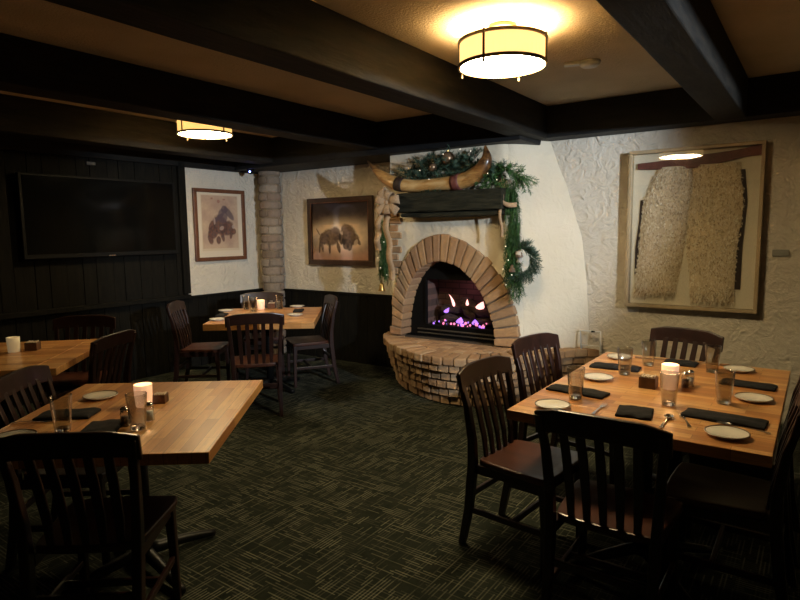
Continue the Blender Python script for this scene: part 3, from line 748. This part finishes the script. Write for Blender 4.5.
tag(MB().box((XL + .051, 3.10, 2.27), (.03, .09, .035)).build('receiver_box', mat('dull_grey_plastic', (.06, .06, .06), .5), loc=(XL + .051, 3.10, 2.27), bevel=.006), 'small grey receiver box on the boards above the television', 'receiver')
tag(MB().box((-.245, 5.413, 1.36), (.11, .012, .05)).build('wall_plaque', M['greyplate'], loc=(-.245, 5.413, 1.36), bevel=.002), 'small grey plaque on the plaster wall right of the framed chaps', 'plaque')

# ------------------------------------------------------------------ television
tx = XL + .10
TV = thing('television', (tx, 3.19, 1.74), 0, 'large switched-off flat television on the dark boarded left wall', 'television')
MB().box((0, 0, 0), (.05, 1.58, .785)).build('tv_case', M['black'], TV, bevel=.006)
MB().box((.027, 0, .012), (.004, 1.52, .72)).build('tv_screen', M['tvscreen'], TV)
MB().box((-.04, 0, 0), (.05, .4, .3)).build('wall_mount', M['black'], TV)
MB().box((.028, .03, -.383), (.004, .07, .012)).build('tv_badge', M['steel'], TV)

# ------------------------------------------------------------------ framed pictures
def painted(parent, name, to3, nu, nv, fn):
    mb = MB(); mb.grid(to3, nu, nv)
    o = mb.build(name, M['art'], parent, recalc=False)
    me = o.data; ca = me.color_attributes.new('Paint', 'FLOAT_COLOR', 'POINT'); k = 0
    for i in range(nu + 1):
        for j in range(nv + 1):
            c = fn(i / nu, j / nv); ca.data[k].color = (*c, 1); k += 1
    return o
def lerp3(a, b, t_): t_ = max(0, min(1, t_)); return tuple(a[i] + (b[i] - a[i]) * t_ for i in range(3))
def ell(x, y, cx, cy, rx, ry, an=0, soft=.25):
    dx, dy = x - cx, y - cy; c, s = cos(an), sin(an); a = (dx * c + dy * s) / rx; b = (-dx * s + dy * c) / ry
    d = math.sqrt(a * a + b * b) + .10 * noise.noise(V((x * 26, y * 26, 4)))
    return max(0, min(1, (1 - d) / soft + .5))
def frame4(parent, axis, w, h, fw, depth, m, name='frame_moulding'):
    mb = MB()
    for (cx, cz, a, b) in ((0, h / 2 - fw / 2, w, fw), (0, -h / 2 + fw / 2, w, fw), (-w / 2 + fw / 2, 0, fw, h - 2 * fw), (w / 2 - fw / 2, 0, fw, h - 2 * fw)):
        if axis == 'Y': mb.box((cx, -depth / 2, cz), (a, depth, b))
        else: mb.box((depth / 2, cx, cz), (depth, a, b))
    return mb.build(name, m, parent, bevel=.004)
# bronco rider print (left wall)
PR = thing('framed_print', (XL + .005, 4.655, 1.67), 0, 'tall framed print of a bucking horse and rider beside the brick column', 'picture')
frame4(PR, 'X', .75, .86, .045, .035, M['framewalnut'])
MB().box((.008, 0, 0), (.01, .67, .78)).build('mat_board', M['mat_board'], PR)
def bronc(u, w):
    x, y = (u - .52) / 1.25 + .54, (w - .48) / 1.2 + .46; n1 = noise.fractal(V((x * 5, y * 6, 2)), 1., 2., 4); n2 = noise.noise(V((x * 24, y * 28, 8)))
    c = lerp3((.42, .29, .22), (.56, .42, .30), .5 + .6 * n1); c = lerp3(c, (.30, .20, .17), .35 * max(0, y - .45) + .2 * n2)
    D = (.07, .04, .045); B = (.16, .07, .05)
    for e in ((.52, .44, .17, .14, -.5), (.36, .34, .10, .10, .9), (.30, .24, .05, .09, .4), (.68, .40, .13, .11, .4), (.80, .35, .06, .05, 0), (.47, .22, .05, .06, 0), (.56, .28, .035, .09, .3), (.75, .30, .03, .07, -.3), (.34, .42, .06, .10, -.4)):
        k = ell(x, y, *e); c = lerp3(c, lerp3(D, B, .5 + n2 * 1.2), k * .9)
    for e in ((.58, .58, .10, .11, .3), (.62, .68, .07, .06, 0), (.50, .56, .12, .035, .5), (.72, .62, .05, .14, .8)):
        c = lerp3(c, (.10, .07, .09), ell(x, y, *e) * .8)
    for e in ((.55, .40, .05, .03, .3), (.80, .42, .03, .03, 0), (.40, .50, .02, .05, 0)): c = lerp3(c, (.45, .36, .33), ell(x, y, *e) * .7)
    for e in ((.50, .80, .03, .025, 0), (.36, .84, .025, .015, 0), (.62, .83, .03, .012, 0)): c = lerp3(c, (.26, .08, .06), ell(x, y, *e) * .6)
    if w < .04 or u < .025 or u > .975 or w > .985: c = (.60, .50, .36)
    return c
painted(PR, 'print', lambda u, w: (.0145, -.275 + .55 * u, -.31 + .67 * w), 110, 130, bronc)
# two bison painting (back wall)
BI = thing('framed_painting', (-4.71, YB - .002, 1.575), 0, 'dark framed painting of two bison facing off, left of the fireplace', 'picture')
frame4(BI, 'Y', 1.02, .81, .055, .045, M['framedark'])
mb = MB(); 
for (cx, cz, a, b) in ((0, .345, .91, .008), (0, -.345, .91, .008), (-.451, 0, .008, .69), (.451, 0, .008, .69)): mb.box((cx, -.04, cz), (a, .012, b))
mb.build('inner_liner', M['framewalnut'], BI)
MB().box((0, -.01, 0), (.92, .015, .71)).build('backing_board', M['black'], BI)
def bison(u, w):
    x, y = u, w; n1 = noise.fractal(V((x * 4, y * 4, 7)), 1., 2., 4); n2 = noise.noise(V((x * 26, y * 22, 3)))
    glow = math.exp(-((x - .52) / .46) ** 2 - ((y - .40) / .27) ** 2)
    c = lerp3((.05, .03, .028), (1.0, .80, .62), glow * 1.9 + .3 * n1)
    if y < .32: c = lerp3(c, (.62, .34, .24), (.34 - y) * 2.4 + .3 * n1)
    if y > .62: c = lerp3(c, (.035, .025, .03), (y - .62) * 3.5 + .3 * n1)
    mt = lerp3((.05, .028, .022), (.30, .19, .13), .45 + .45 * n2 + .35 * n1 + (y - .35))
    for e in ((.33, .40, .16, .145, .1), (.42, .46, .09, .12, 0), (.22, .38, .10, .11, 0), (.17, .26, .025, .13, .15), (.13, .24, .018, .12, -.1), (.31, .22, .022, .12, 0), (.47, .22, .03, .10, .2), (.53, .36, .05, .09, 0), (.66, .42, .12, .17, 0), (.62, .50, .10, .13, .2), (.74, .36, .09, .10, -.4), (.60, .28, .055, .10, 0), (.66, .25, .05, .09, 0), (.81, .33, .03, .08, .5), (.10, .50, .012, .07, .5)):
        c = lerp3(c, mt, ell(x, y, *e) * .93)
    for e in ((.56, .32, .03, .06, .2), (.50, .40, .02, .07, 0)): c = lerp3(c, (.02, .012, .012), ell(x, y, *e) * .8)
    for e in ((.775, .30, .03, .06, -.3), (.54, .47, .015, .035, 0)): c = lerp3(c, (.75, .6, .48), ell(x, y, *e) * .7)
    if y > .75: c = lerp3(c, (.09, .08, .10), (ell(x, y, .6, .85, .2, .12) * .4))
    return c
painted(BI, 'canvas', lambda u, w: (-.447 + .894 * u, -.0185, -.341 + .682 * w), 150, 120, bison)
# chaps shadow box
CH = thing('framed_chaps', (-.873, YB - .002, 1.55), 0, 'large oak shadow box holding woolly sheepskin chaps on the right wall', 'framed chaps')
FWd, FHt, FD = 1.0, 1.33, .085
frame4(CH, 'Y', FWd, FHt, .028, FD, M['frameoak'])
MB().box((0, -.012, 0), (FWd - .05, .012, FHt - .05)).build('backing_board', M['linen'], CH)
iw, ih = FWd - .056, FHt - .056
def fu(px, py): return ((px - 92) / 385 - .5) * iw, (.5 - (py - 97) / 458) * ih
LEFTP = [(170, 140, 278), (140, 200, 282), (122, 260, 274), (118, 330, 268), (114, 400, 263), (108, 460, 253), (108, 528, 240)]
RIGHTP = [(276, 140, 420), (283, 200, 430), (275, 260, 438), (270, 330, 430), (272, 400, 424), (283, 460, 422), (290, 540, 420)]
def legsurf(T, skew):
    T2 = [((a, y_), (b, y_)) for a, y_, b in T]
    def f(u, w):
        k = w * (len(T2) - 1); i = min(len(T2) - 2, int(k)); fr_ = k - i
        a = V(T2[i][0]).lerp(V(T2[i + 1][0]), fr_); b = V(T2[i][1]).lerp(V(T2[i + 1][1]), fr_)
        p = a.lerp(b, u); x, z = fu(p.x, p.y)
        bul = .034 * (1 - (2 * u - 1) ** 4) * min(1, (1 - w) * 8 + .5)
        return V((x, -.020 - bul + .006 * noise.noise(V((x * 12, z * 12, 0))), z))
    return f
for T in (LEFTP, RIGHTP):
    f = legsurf(T, 0); mb = MB(); mb.grid(f, 20, 44)
    L_ = mb.build('chaps_leg', M['wool'], CH, smooth=True)
    mb = MB(); random.seed(len(T) + T[0][0])
    for k in range(2600):
        u, w = random.random(), random.random() ** .95; p = f(u, w); long_ = 1 + 1.2 * max(0, (w - .88) * 8)
        dr = V((R_(-.6, .6), -.55, -1.0 + R_(-.4, .3))).normalized(); ln = R_(.014, .026) * long_
        cr = dr.cross(V((0, 1, 0))).normalized(); ph = R_(0, 6)
        P = [p + V((0, .002, 0)) + dr * ln * q / 4 + cr * .0035 * sin(ph + q * 1.9) + V((0, -.0025, 0)) * cos(ph + q * 1.9) for q in range(5)]
        if min(q.y for q in P) < -.072: continue
        mb.tube(P, [.0032, .0042, .0038, .0026, .0008], 4, cap=False)
    mb.build('fleece', M['wool'], L_, smooth=True, recalc=False)
random.seed(21)
mb = MB()
def belt(u, w):
    px = 106 + 376 * u; c = 118 + 8 * sin(u * PI) if True else 0
    hw = 9 + 9 * (1 - abs(2 * u - 1)) + (8 if u > .86 else 0) * (u - .86) * 7
    py = (133 - 26 * u) + (w - .5) * 2 * hw + 10 * sin(u * PI)
    x, z = fu(px, py); return V((x, -.040 - .012 * sin(u * PI), z))
mb.slab(belt, 30, 4, (0, .012, 0)); mb.build('leather_belt', M['leather'], CH, smooth=False, bevel=.002)
mb = MB()
def strip(pl, hw):
    def f(u, w):
        k = u * (len(pl) - 1); i = min(len(pl) - 2, int(k)); p = V(pl[i]).lerp(V(pl[i + 1]), k - i)
        x, z = fu(p.x, p.y); return V((x + (w - .5) * hw, -.026, z))
    mb.slab(f, 24, 1, (0, .006, 0))
strip([(124, 235), (122, 300), (112, 380), (112, 470)], .03); strip([(425, 160), (436, 250), (428, 380), (428, 500)], .04)
mb.build('leather_edge', M['darkleather'], CH)
gp = MB().box((0, 0, 0), (iw - .002, .002, ih - .002)).build('glass_pane', M['thinglass'], CH); gp.location = (0, -.077, 0); gp.rotation_euler = (rad(-.6), 0, rad(-1.0))

# ------------------------------------------------------------------ chairs
def make_chair():
    T = thing('dining_chair', (0, 0, 0), 0, '', 'chair')
    def seat(u, w):
        x = (u - .5) * 2; y_ = (w - .5) * 2; hw = .205 + .018 * y_
        m_ = 1 - .10 * (abs(x) ** 4) * (abs(y_) ** 2)
        X = hw * x * (1 - .06 * y_ ** 6); Y = .20 * y_ * (1 - .07 * x ** 4)
        dish = -.010 * max(0, 1 - (x * 1.1) ** 2) * max(0, 1 - ((y_ + .15) * 1.1) ** 2) + .004 * math.exp(-(x / .25) ** 2) * max(0, y_)
        return V((X, Y, .455 + dish))
    MB().slab(seat, 16, 16, (0, 0, -.032)).build('seat', M['seat'], T, bevel=.008, smooth=False)
    for s in (-1, 1):
        MB().sweep([(s * .19, -.275, 0), (s * .19, -.235, .2), (s * .192, -.212, .42), (s * .197, -.212, .55), (s * .208, -.235, .72), (s * .220, -.275, .865)],
                   [(.030, .034), (.034, .042), (.036, .046), (.034, .040), (.032, .032), (.030, .024)]).build('rear_leg', M['chair'], T, bevel=.005)
        MB().sweep([(s * .192, .172, 0), (s * .186, .168, .25), (s * .182, .160, .425)], [(.028, .028), (.034, .034), (.042, .042)]).build('front_leg', M['chair'], T, bevel=.005)
        MB().box((s * .188, -.03, .19), (.018, .40, .028)).build('stretcher', M['chair'], T, bevel=.004)
        MB().box((s * .182, -.02, .405), (.022, .36, .045)).build('seat_rail', M['chair'], T, bevel=.003)
    MB().box((0, .0, .19), (.36, .018, .028)).build('stretcher', M['chair'], T, bevel=.004)
    MB().box((0, -.225, .27), (.36, .018, .03)).build('stretcher', M['chair'], T, bevel=.004)
    MB().box((0, .165, .405), (.34, .022, .045)).build('seat_rail', M['chair'], T, bevel=.003)
    def crest(u, w):
        x = (u - .5) * 2; top = .893 + .010 * (1 - x * x) - (.016 * max(0, (abs(x) - .62) / .38)) ; bot = .795 + .012 * (1 - x * x) - .012 * max(0, (abs(x) - .8) / .2)
        z = bot + (top - bot) * w; return V((x * .242, -.262 - .10 * (z - .80) * 2 - .022 * (1 - x * x), z))
    MB().slab(crest, 24, 5, (0, .022, 0)).build('crest_rail', M['chair'], T, bevel=.006)
    for k in range(5):
        x = (k - 2) * .0665; b = -.022 * (1 - (x / .23) ** 2)
        MB().sweep([(x * .92, -.178, .44), (x * .94, -.185 + b * .4, .55), (x * .97, -.215 + b * .8, .70), (x, -.252 + b, .83)], [(.026, .014), (.034, .012), (.036, .012), (.032, .012)]).build('back_slat', M['chair'], T, bevel=.003)
    return T
CH0 = make_chair(); used = [False]
def chair(bx, by, face, label):          # bx,by: centre of the crest rail; face: heading of the seat (degrees)
    c = CH0 if not used[0] else copy_tree(CH0); used[0] = True
    a = rad(face - 90); off = V((-.285 * -sin(a), -.285 * cos(a)))
    place(c, (bx - off.x, by - off.y, 0), a, label, 'dark slat back dining chairs'); c['category'] = 'chair'; return c
chair(-1.375, 2.65, -5, 'dark chair with a reddish seat, left side of right table, nearer the camera')
chair(-1.44, 3.47, -12, 'dark slat back chair right in front of the brick hearth, beside the right table')
chair(-.68, 4.22, -108, 'dark slat back chair at the far end of the right table under the framed chaps')
chair(-.605, 2.045, 90, 'near-black slat back chair at the front end of the right table, back to the camera')
chair(-.005, 2.76, 180, 'shadowed chair on the right side of the right table, nearer the camera')
chair(-.005, 3.33, 180, 'shadowed chair on the right side of the right table, farther from the camera')
chair(-3.80, 3.26, 139, 'dark slat back chair at the front of the far corner table, back to the camera')
chair(-5.13, 4.52, -41, 'dark slat back chair behind the far corner table, next to the brick column')
chair(-4.17, 4.64, 236, 'brown slat back chair at the right end of the far corner table')
chair(-5.17, 3.42, 38, 'dark chair at the left end of the far corner table, seen from the side')
chair(-2.03, .90, 129, 'black slat back chair in front of the near left table, back to the camera')
chair(-3.16, 1.21, 38, 'dark slat back chair at the left side of the near left table')
chair(-4.94, 2.44, -46, 'dark reddish slat back chair against the left wall behind the television side table')
chair(-3.86, 2.11, 208, 'dark slat back chair at the right side of the television side table, turned away')

# ------------------------------------------------------------------ tables
def make_table(name, cx, cy, rz, w, d, label, leaf=None, base=1, gap=None, thick=.045, apron=True):
    T = thing(name, (cx, cy, 0), rz, label, 'table')
    y0, y1 = -d / 2, d / 2
    if leaf: 
        MB().box((0, y0 + leaf / 2 - .001, .75 - thick / 2), (w, leaf - .003, thick)).build('table_leaf', M['butcher'], T, bevel=.003)
        y0 += leaf
    x1 = w / 2
    if gap:
        MB().box((w / 2 - gap / 2, 0, .75 - thick / 2), (gap - .012, d, thick)).build('table_leaf', M['butcher'], T, bevel=.003); x1 -= gap
    MB().box(((-w / 2 + x1) / 2, (y0 + y1) / 2, .75 - thick / 2), (x1 + w / 2, y1 - y0, thick)).build('tabletop', M['butcher'], T, bevel=.003)
    bases = [0] if base == 1 else [-d * .25, d * .25]
    for by in bases:
        MB().tube([(0, by, .05), (0, by, .69)], .038, 16).build('pedestal', M['iron'], T, smooth=True)
        MB().box((0, by, .695), (.4, .06, .018)).box((0, by, .695), (.06, .4, .018)).build('mounting_bracket', M['iron'], T)
        for k in range(4):
            a = PI / 4 + k * PI / 2
            P = smoothpath([(.03 * cos(a), by + .03 * sin(a), .075), (.20 * cos(a), by + .20 * sin(a), .055), (.36 * cos(a), by + .36 * sin(a), .022)], 5)
            MB().tube(P, [.030 - .012 * i / (len(P) - 1) for i in range(len(P))], 10).build('foot', M['iron'], T, smooth=True)
    return T
make_table('dining_table', -.605, 3.16, 0, 1.02, 1.54, 'large butcher block table set for six on the right below the framed chaps', leaf=.235, base=2)
make_table('dining_table', -2.52, 1.44, rad(128), 1.09, .96, 'butcher block table on the left in the foreground with a glowing candle')
make_table('dining_table', -4.54, 1.66, rad(45), 1.10, 1.06, 'butcher block table at the far left edge in front of the television', gap=.16)
make_table('dining_table', -4.47, 4.01, rad(39), 1.0, 1.12, 'small butcher block table in the far corner below the bucking horse print', thick=.06)

# ------------------------------------------------------------------ table settings
TZ = .7505
def make_plate():
    T = thing('side_plate', (0, 0, 0), 0, '', 'plate')
    MB().lathe([(0, .002), (.045, .002), (.047, 0), (.050, 0), (.052, .004), (.079, .013), (.080, .0155), (.077, .0165), (.054, .0085), (0, .0075)], 40).build('plate_body', M['china'], T, smooth=True)
    MB().lathe([(.0745, .0160), (.0785, .0172), (.0785, .0180), (.0745, .0168)], 40, close=True).build('rim_line', M['chinarim'], T, smooth=True)
    return T
def make_tumbler():
    T = thing('water_glass', (0, 0, 0), 0, '', 'glass')
    MB().lathe([(0, 0), (.029, 0), (.031, .004), (.0425, .150), (.0425, .152), (.0405, .152), (.040, .150), (.0285, .018), (.026, .016), (0, .016)], 32).build('tumbler_body', M['tumbler'], T, smooth=True)
    MB().lathe([(0, .002), (.027, .002), (.0285, .006), (.028, .016), (0, .013)], 24).build('tumbler_base', M['glass'], T, smooth=True)
    return T
def make_fork():
    T = thing('fork', (0, 0, 0), 0, '', 'fork')
    MB().sweep([(0, -.10, 0)], [(.01, .01)]) if False else None
    mb = MB(); mb.slab(lambda u, w: V(((w - .5) * (.016 - .010 * sin(u * PI / 1.3)), -.10 + .125 * u, .002 + .004 * sin(u * 3))), 12, 2, (0, 0, .0022))
    mb.slab(lambda u, w: V(((w - .5) * (.010 + .015 * min(1, u * 1.6)), .022 + .03 * u, .0035 - .001 * u)), 6, 4, (0, 0, .002)); mb.build('fork_handle', M['steel'], T, smooth=False)
    for k in range(4):
        MB().slab(lambda u, w: V(((k - 1.5) * .0068 + (w - .5) * .0036 * (1 - .5 * u), .051 + .045 * u, .0027 + .004 * u * u)), 5, 1, (0, 0, .002)).build('tine', M['steel'], T)
    return T
def make_spoon():
    T = thing('spoon', (0, 0, 0), 0, '', 'spoon')
    MB().slab(lambda u, w: V(((w - .5) * (.015 - .009 * sin(u * PI / 1.3)), -.10 + .14 * u, .003 + .003 * sin(u * 3))), 12, 2, (0, 0, .002)).build('spoon_handle', M['steel'], T)
    mb = MB()
    def bowl(u, w):
        a = 2 * PI * w; r_ = u; return V((.020 * r_ * cos(a), .065 + .030 * r_ * sin(a), .0015 + .008 * r_ * r_))
    mb.grid(bowl, 6, 20); bmesh.ops.remove_doubles(mb.bm, verts=mb.bm.verts, dist=.0001)
    o = mb.build('spoon_bowl', M['steel'], T, smooth=True); s_ = o.modifiers.new('thick', 'SOLIDIFY'); s_.thickness = .0015
    return T
def make_knife():
    T = thing('steak_knife', (0, 0, 0), 0, '', 'knife')
    MB().slab(lambda u, w: V(((w - .5) * .018, -.11 + .10 * u, .0)), 6, 2, (0, 0, .012)).build('knife_handle', M['knifewood'], T, bevel=.004)
    MB().slab(lambda u, w: V((-.007 + .016 * w * (1 - u ** 3) , -.012 + .12 * u, .006)), 8, 1, (0, 0, .0015)).build('blade', M['steel'], T)
    return T
def make_candle(m, h=.105):
    T = thing('votive_candle', (0, 0, 0), 0, '', 'candle')
    MB().lathe([(0, 0), (.034, 0), (.036, .004), (.040, h * .5), (.0415, h), (.039, h), (.036, h - .004), (.033, h * .62), (0, h * .62)], 28).build('frosted_cup', m, T, smooth=True)
    MB().lathe([(0, 0), (.031, 0), (.031, .006), (0, .006)], 20, (0, 0, h * .625)).build('wax_disc', M['wax'], T, smooth=True)
    MB().lathe([(0, 0), (.004, .004), (.003, .012), (0, .022)], 8, (0, 0, h * .70)).build('flame', M['wax'], T, smooth=True)
    return T
def make_caddy():
    T = thing('sugar_caddy', (0, 0, 0), 0, '', 'sugar caddy')
    mb = MB()
    for (x, y_, a, b) in ((0, -.034, .08, .006), (0, .034, .08, .006), (-.037, 0, .006, .062), (.037, 0, .006, .062)): mb.box((x, y_, .028), (a, b, .056))
    mb.box((0, 0, .003), (.07, .062, .006)); mb.build('caddy_box', M['caddy'], T, bevel=.0015)
    for k in range(7): MB().box((-.027 + k * .009, R_(-.002, .002), .034 + R_(-.002, .003)), (.0055, .056, .056), 0, 0, R_(-.06, .06)).build('sugar_packet', M['packet'], T)
    return T
def make_shaker(fill='salt'):
    T = thing('shaker', (0, 0, 0), 0, '', 'shaker')
    MB().lathe([(0, 0), (.019, 0), (.021, .004), (.019, .055), (.016, .064), (0, .064)], 20).build('shaker_glass', M['tumbler'], T, smooth=True)
    MB().lathe([(0, .003), (.016, .003), (.016, .042), (0, .042)], 16).build('filling', M[fill], T, smooth=True)
    MB().lathe([(0, .084), (.010, .082), (.0175, .074), (.0175, .064), (0, .064)], 20).build('shaker_cap', M['chrome'], T, smooth=True)
    return T
def make_napkin(L_, W_, seed, x, y, rz, label, grp):
    mb = MB()
    def f(u, w):
        e = .006 * noise.noise(V((u * 3, w * 2, seed))); ed = 1 - (max(abs(2 * u - 1), abs(2 * w - 1))) ** 8
        return V(((u - .5) * L_ + e, (w - .5) * W_ * (1 + .06 * noise.noise(V((u * 2, 0, seed)))) + e, .011 + .008 * ed + .005 * noise.noise(V((u * 4 + seed, w * 3, 1)))))
    mb.slab(f, 22, 10, (0, 0, 0)) if False else None
    vs = [[mb.bm.verts.new(f(i / 22, j / 10)) for j in range(11)] for i in range(23)]
    lo = [[mb.bm.verts.new(V((f(i / 22, j / 10).x, f(i / 22, j / 10).y, .0))) for j in range(11)] for i in range(23)]
    for i in range(22):
        for j in range(10):
            mb.bm.faces.new((vs[i][j], vs[i + 1][j], vs[i + 1][j + 1], vs[i][j + 1])); mb.bm.faces.new((lo[i][j], lo[i][j + 1], lo[i + 1][j + 1], lo[i + 1][j]))
        mb.bm.faces.new((vs[i][0], lo[i][0], lo[i + 1][0], vs[i + 1][0])); mb.bm.faces.new((vs[i][10], vs[i + 1][10], lo[i + 1][10], lo[i][10]))
    for j in range(10):
        mb.bm.faces.new((vs[0][j], vs[0][j + 1], lo[0][j + 1], lo[0][j])); mb.bm.faces.new((vs[22][j], lo[22][j], lo[22][j + 1], vs[22][j + 1]))
    o = mb.build('napkin', M['napkin'], smooth=True, bevel=.003); o.location = (x, y, TZ); o.rotation_euler.z = rad(rz)
    tag(o, label, 'napkin', grp)
proto = {}
def put(kind, maker, x, y, rz, label, group, z=TZ):
    if kind not in proto: c = proto[kind] = maker()
    else: c = copy_tree(proto[kind])
    place(c, (x, y, z), rad(rz), label, group); return c
P_ = lambda x, y, l: put('plate', make_plate, x, y, 0, l, 'white side plates with a brown rim')
P_(-.94, 3.16, 'white side plate on the right table beside the middle left place setting')
P_(-.955, 2.535, 'white side plate at the near left corner of the right table, behind a chair back')
P_(-.985, 3.76, 'white side plate at the far left corner of the right table, behind a water glass')
P_(-.335, 3.77, 'white side plate at the far right corner of the right table')
P_(-.213, 3.15, 'white side plate on the right edge of the right table, middle of three')
P_(-.254, 2.54, 'white side plate at the near right corner of the right table, fully in view')
P_(-2.883, 1.471, 'white side plate at the back of the near left table')
P_(-2.575, .96, 'white side plate at the front edge of the near left table, cut by the frame')
P_(-5.06, 3.96, 'side plate at the back left of the far corner table')
P_(-4.60, 3.50, 'side plate at the front left of the far corner table')
P_(-4.187, 4.10, 'side plate at the front right of the far corner table')
P_(-4.66, 4.60, 'side plate at the back right of the far corner table')
G_ = lambda x, y, l: put('glass', make_tumbler, x, y, 0, l, 'clear tapered water glasses')
G_(-.916, 2.732, 'clear water glass standing over the near left napkin of the right table')
G_(-.849, 3.345, 'clear water glass on the right table beside the far left napkin')
G_(-.792, 3.646, 'clear water glass at the back left of the right table, behind another glass')
G_(-.454, 3.652, 'clear water glass at the back right of the right table in front of the far chair')
G_(-.322, 3.017, 'clear water glass on the right table between the two right-hand napkins')
G_(-.526, 2.857, 'clear water glass right in front of the glowing candle on the right table')
G_(-2.512, 1.117, 'clear water glass at the left of the near left table beside the folded napkin')
G_(-2.275, 1.307, 'clear water glass in front of the shakers on the near left table')
G_(-5.00, 4.18, 'small clear glass at the left of the candle on the far corner table')
G_(-4.80, 4.10, 'small clear glass just in front of the candle on the far corner table')
G_(-4.72, 4.40, 'small clear glass at the right of the candle on the far corner table')
N_ = make_napkin
g = 'folded black cloth napkins'
N_(.29, .11, 1, -.945, 2.845, -5, 'folded black napkin at the near left place of the right table, under a glass', g)
N_(.27, .12, 2, -.935, 3.475, 4, 'folded black napkin at the far left place of the right table', g)
N_(.18, .13, 3, -.640, 3.785, 0, 'folded black napkin at the far end of the right table', g)
N_(.145, .16, 4, -.622, 2.640, 8, 'squarish folded black napkin at the near end of the right table beside the fork', g)
N_(.25, .11, 5, -.262, 3.43, -4, 'folded black napkin on the far right side of the right table', g)
N_(.31, .12, 6, -.290, 2.755, -4, 'long folded black napkin at the near right place of the right table', g)
N_(.24, .13, 7, -2.718, 1.234, 39, 'folded black napkin near the back of the near left table', g)
N_(.14, .20, 8, -2.393, 1.215, 45, 'folded black napkin at the front of the near left table under a chair back', g)
N_(.20, .10, 9, -4.40, 4.36, 129, 'folded dark napkin on the right side of the far corner table', g)
N_(.19, .09, 10, -4.82, 3.72, 129, 'folded dark napkin on the left side of the far corner table', g)
g = 'forks on the tables'
put('fork', make_fork, -.768, 2.62, 0, 'steel fork with bright tines at the near end of the right table', g)
put('fork', make_fork, -.425, 2.66, 20, 'steel fork poking out under the long napkin on the right table', g)
put('fork', make_fork, -2.735, 1.105, -50, 'steel fork lying flat beside the napkin on the near left table', g)
put('spoon', make_spoon, -.485, 2.59, 0, 'steel spoon at the near end of the right table in front of a glass', 'spoons on the tables')
put('spoon', make_spoon, -.215, 2.665, 80, 'steel spoon beside the near right plate of the right table', 'spoons on the tables')
put('knife', make_knife, -.50, 3.86, 100, 'wooden handled steak knife at the far end of the right table, right of the napkin', 'steak knives')
put('knife', make_knife, -.80, 3.84, -80, 'wooden handled steak knife at the far end of the right table, left of the napkin', 'steak knives')
def candle(x, y, m, lb, h=.105, e=.35):
    c = make_candle(m, h); place(c, (x, y, TZ), 0, lb, 'votive candles'); c['category'] = 'candle'
    if e: light('POINT', (x, y, TZ + h + .03), e, (1, .55, .25), .02)
candle(-.581, 3.16, M['glow'], 'glowing pinkish candle in the centre of the right table', .125, .5)
candle(-2.568, 1.512, M['glow'], 'glowing frosted candle on the near left table', .105, .35)
candle(-4.582, 1.755, M['glowdim'], 'ivory candle on the television side table', .105, .0)
candle(-4.87, 4.27, M['glow'], 'glowing candle on the far corner table', .10, .3)
g = 'dark wooden sugar caddies'
S_ = lambda x, y, rz, l: put('caddy', make_caddy, x, y, rz, l, g)
S_(-.675, 3.13, 0, 'dark wooden sugar caddy left of the candle on the right table')
S_(-2.555, 1.59, 38, 'dark wooden sugar caddy right of the candle on the near left table').scale = (.75, .75, .75)
S_(-4.55, 1.865, 45, 'dark wooden sugar caddy beside the ivory candle on the television side table')
S_(-4.83, 4.385, 40, 'small sugar caddy beside the candle on the far corner table')
g = 'salt and pepper shakers'
def shk(x, y, fill, l): put('shaker' + fill, lambda: make_shaker(fill), x, y, 0, l, g)
shk(-.520, 3.225, 'sauce', 'chrome capped pepper shaker right of the candle on the right table')
shk(-.505, 3.275, 'salt', 'chrome capped salt shaker behind the pepper shaker on the right table')
shk(-2.36, 1.30, 'sauce', 'pepper shaker beside the front glass on the near left table')
shk(-2.34, 1.40, 'salt', 'salt shaker behind the front glass on the near left table')

# ------------------------------------------------------------------ world, camera, view
w = bpy.data.worlds.new('dim'); SC.world = w; w.use_nodes = True
w.node_tree.nodes['Background'].inputs['Color'].default_value = (.5, .6, .8, 1); w.node_tree.nodes['Background'].inputs['Strength'].default_value = .0
light('POINT', (-2.9, 5.25, .98), .16, (1, .45, .6), .05)
cam = bpy.data.cameras.new('camera'); co = bpy.data.objects.new('camera', cam); COL.objects.link(co); SC.camera = co
cam.sensor_width = 36; cam.lens = 590 / 800 * 36; cam.clip_start = .02
yaw, pitch, roll = rad(35.4), rad(6.5), rad(.7)
fw = V((-sin(yaw) * cos(pitch), cos(yaw) * cos(pitch), -sin(pitch))); rt = V((cos(yaw), sin(yaw), 0)); up = rt.cross(fw)
rt2 = rt * cos(roll) - up * sin(roll); up2 = up * cos(roll) + rt * sin(roll)
m4 = Matrix((rt2, up2, -fw)).transposed().to_4x4(); m4.translation = (0, 0, 1.55); co.matrix_world = m4
SC.view_settings.view_transform = 'Standard'; SC.view_settings.look = 'None'; SC.view_settings.gamma = 1
SC.view_settings.exposure = 0.48; SC.view_settings.use_curve_mapping = False
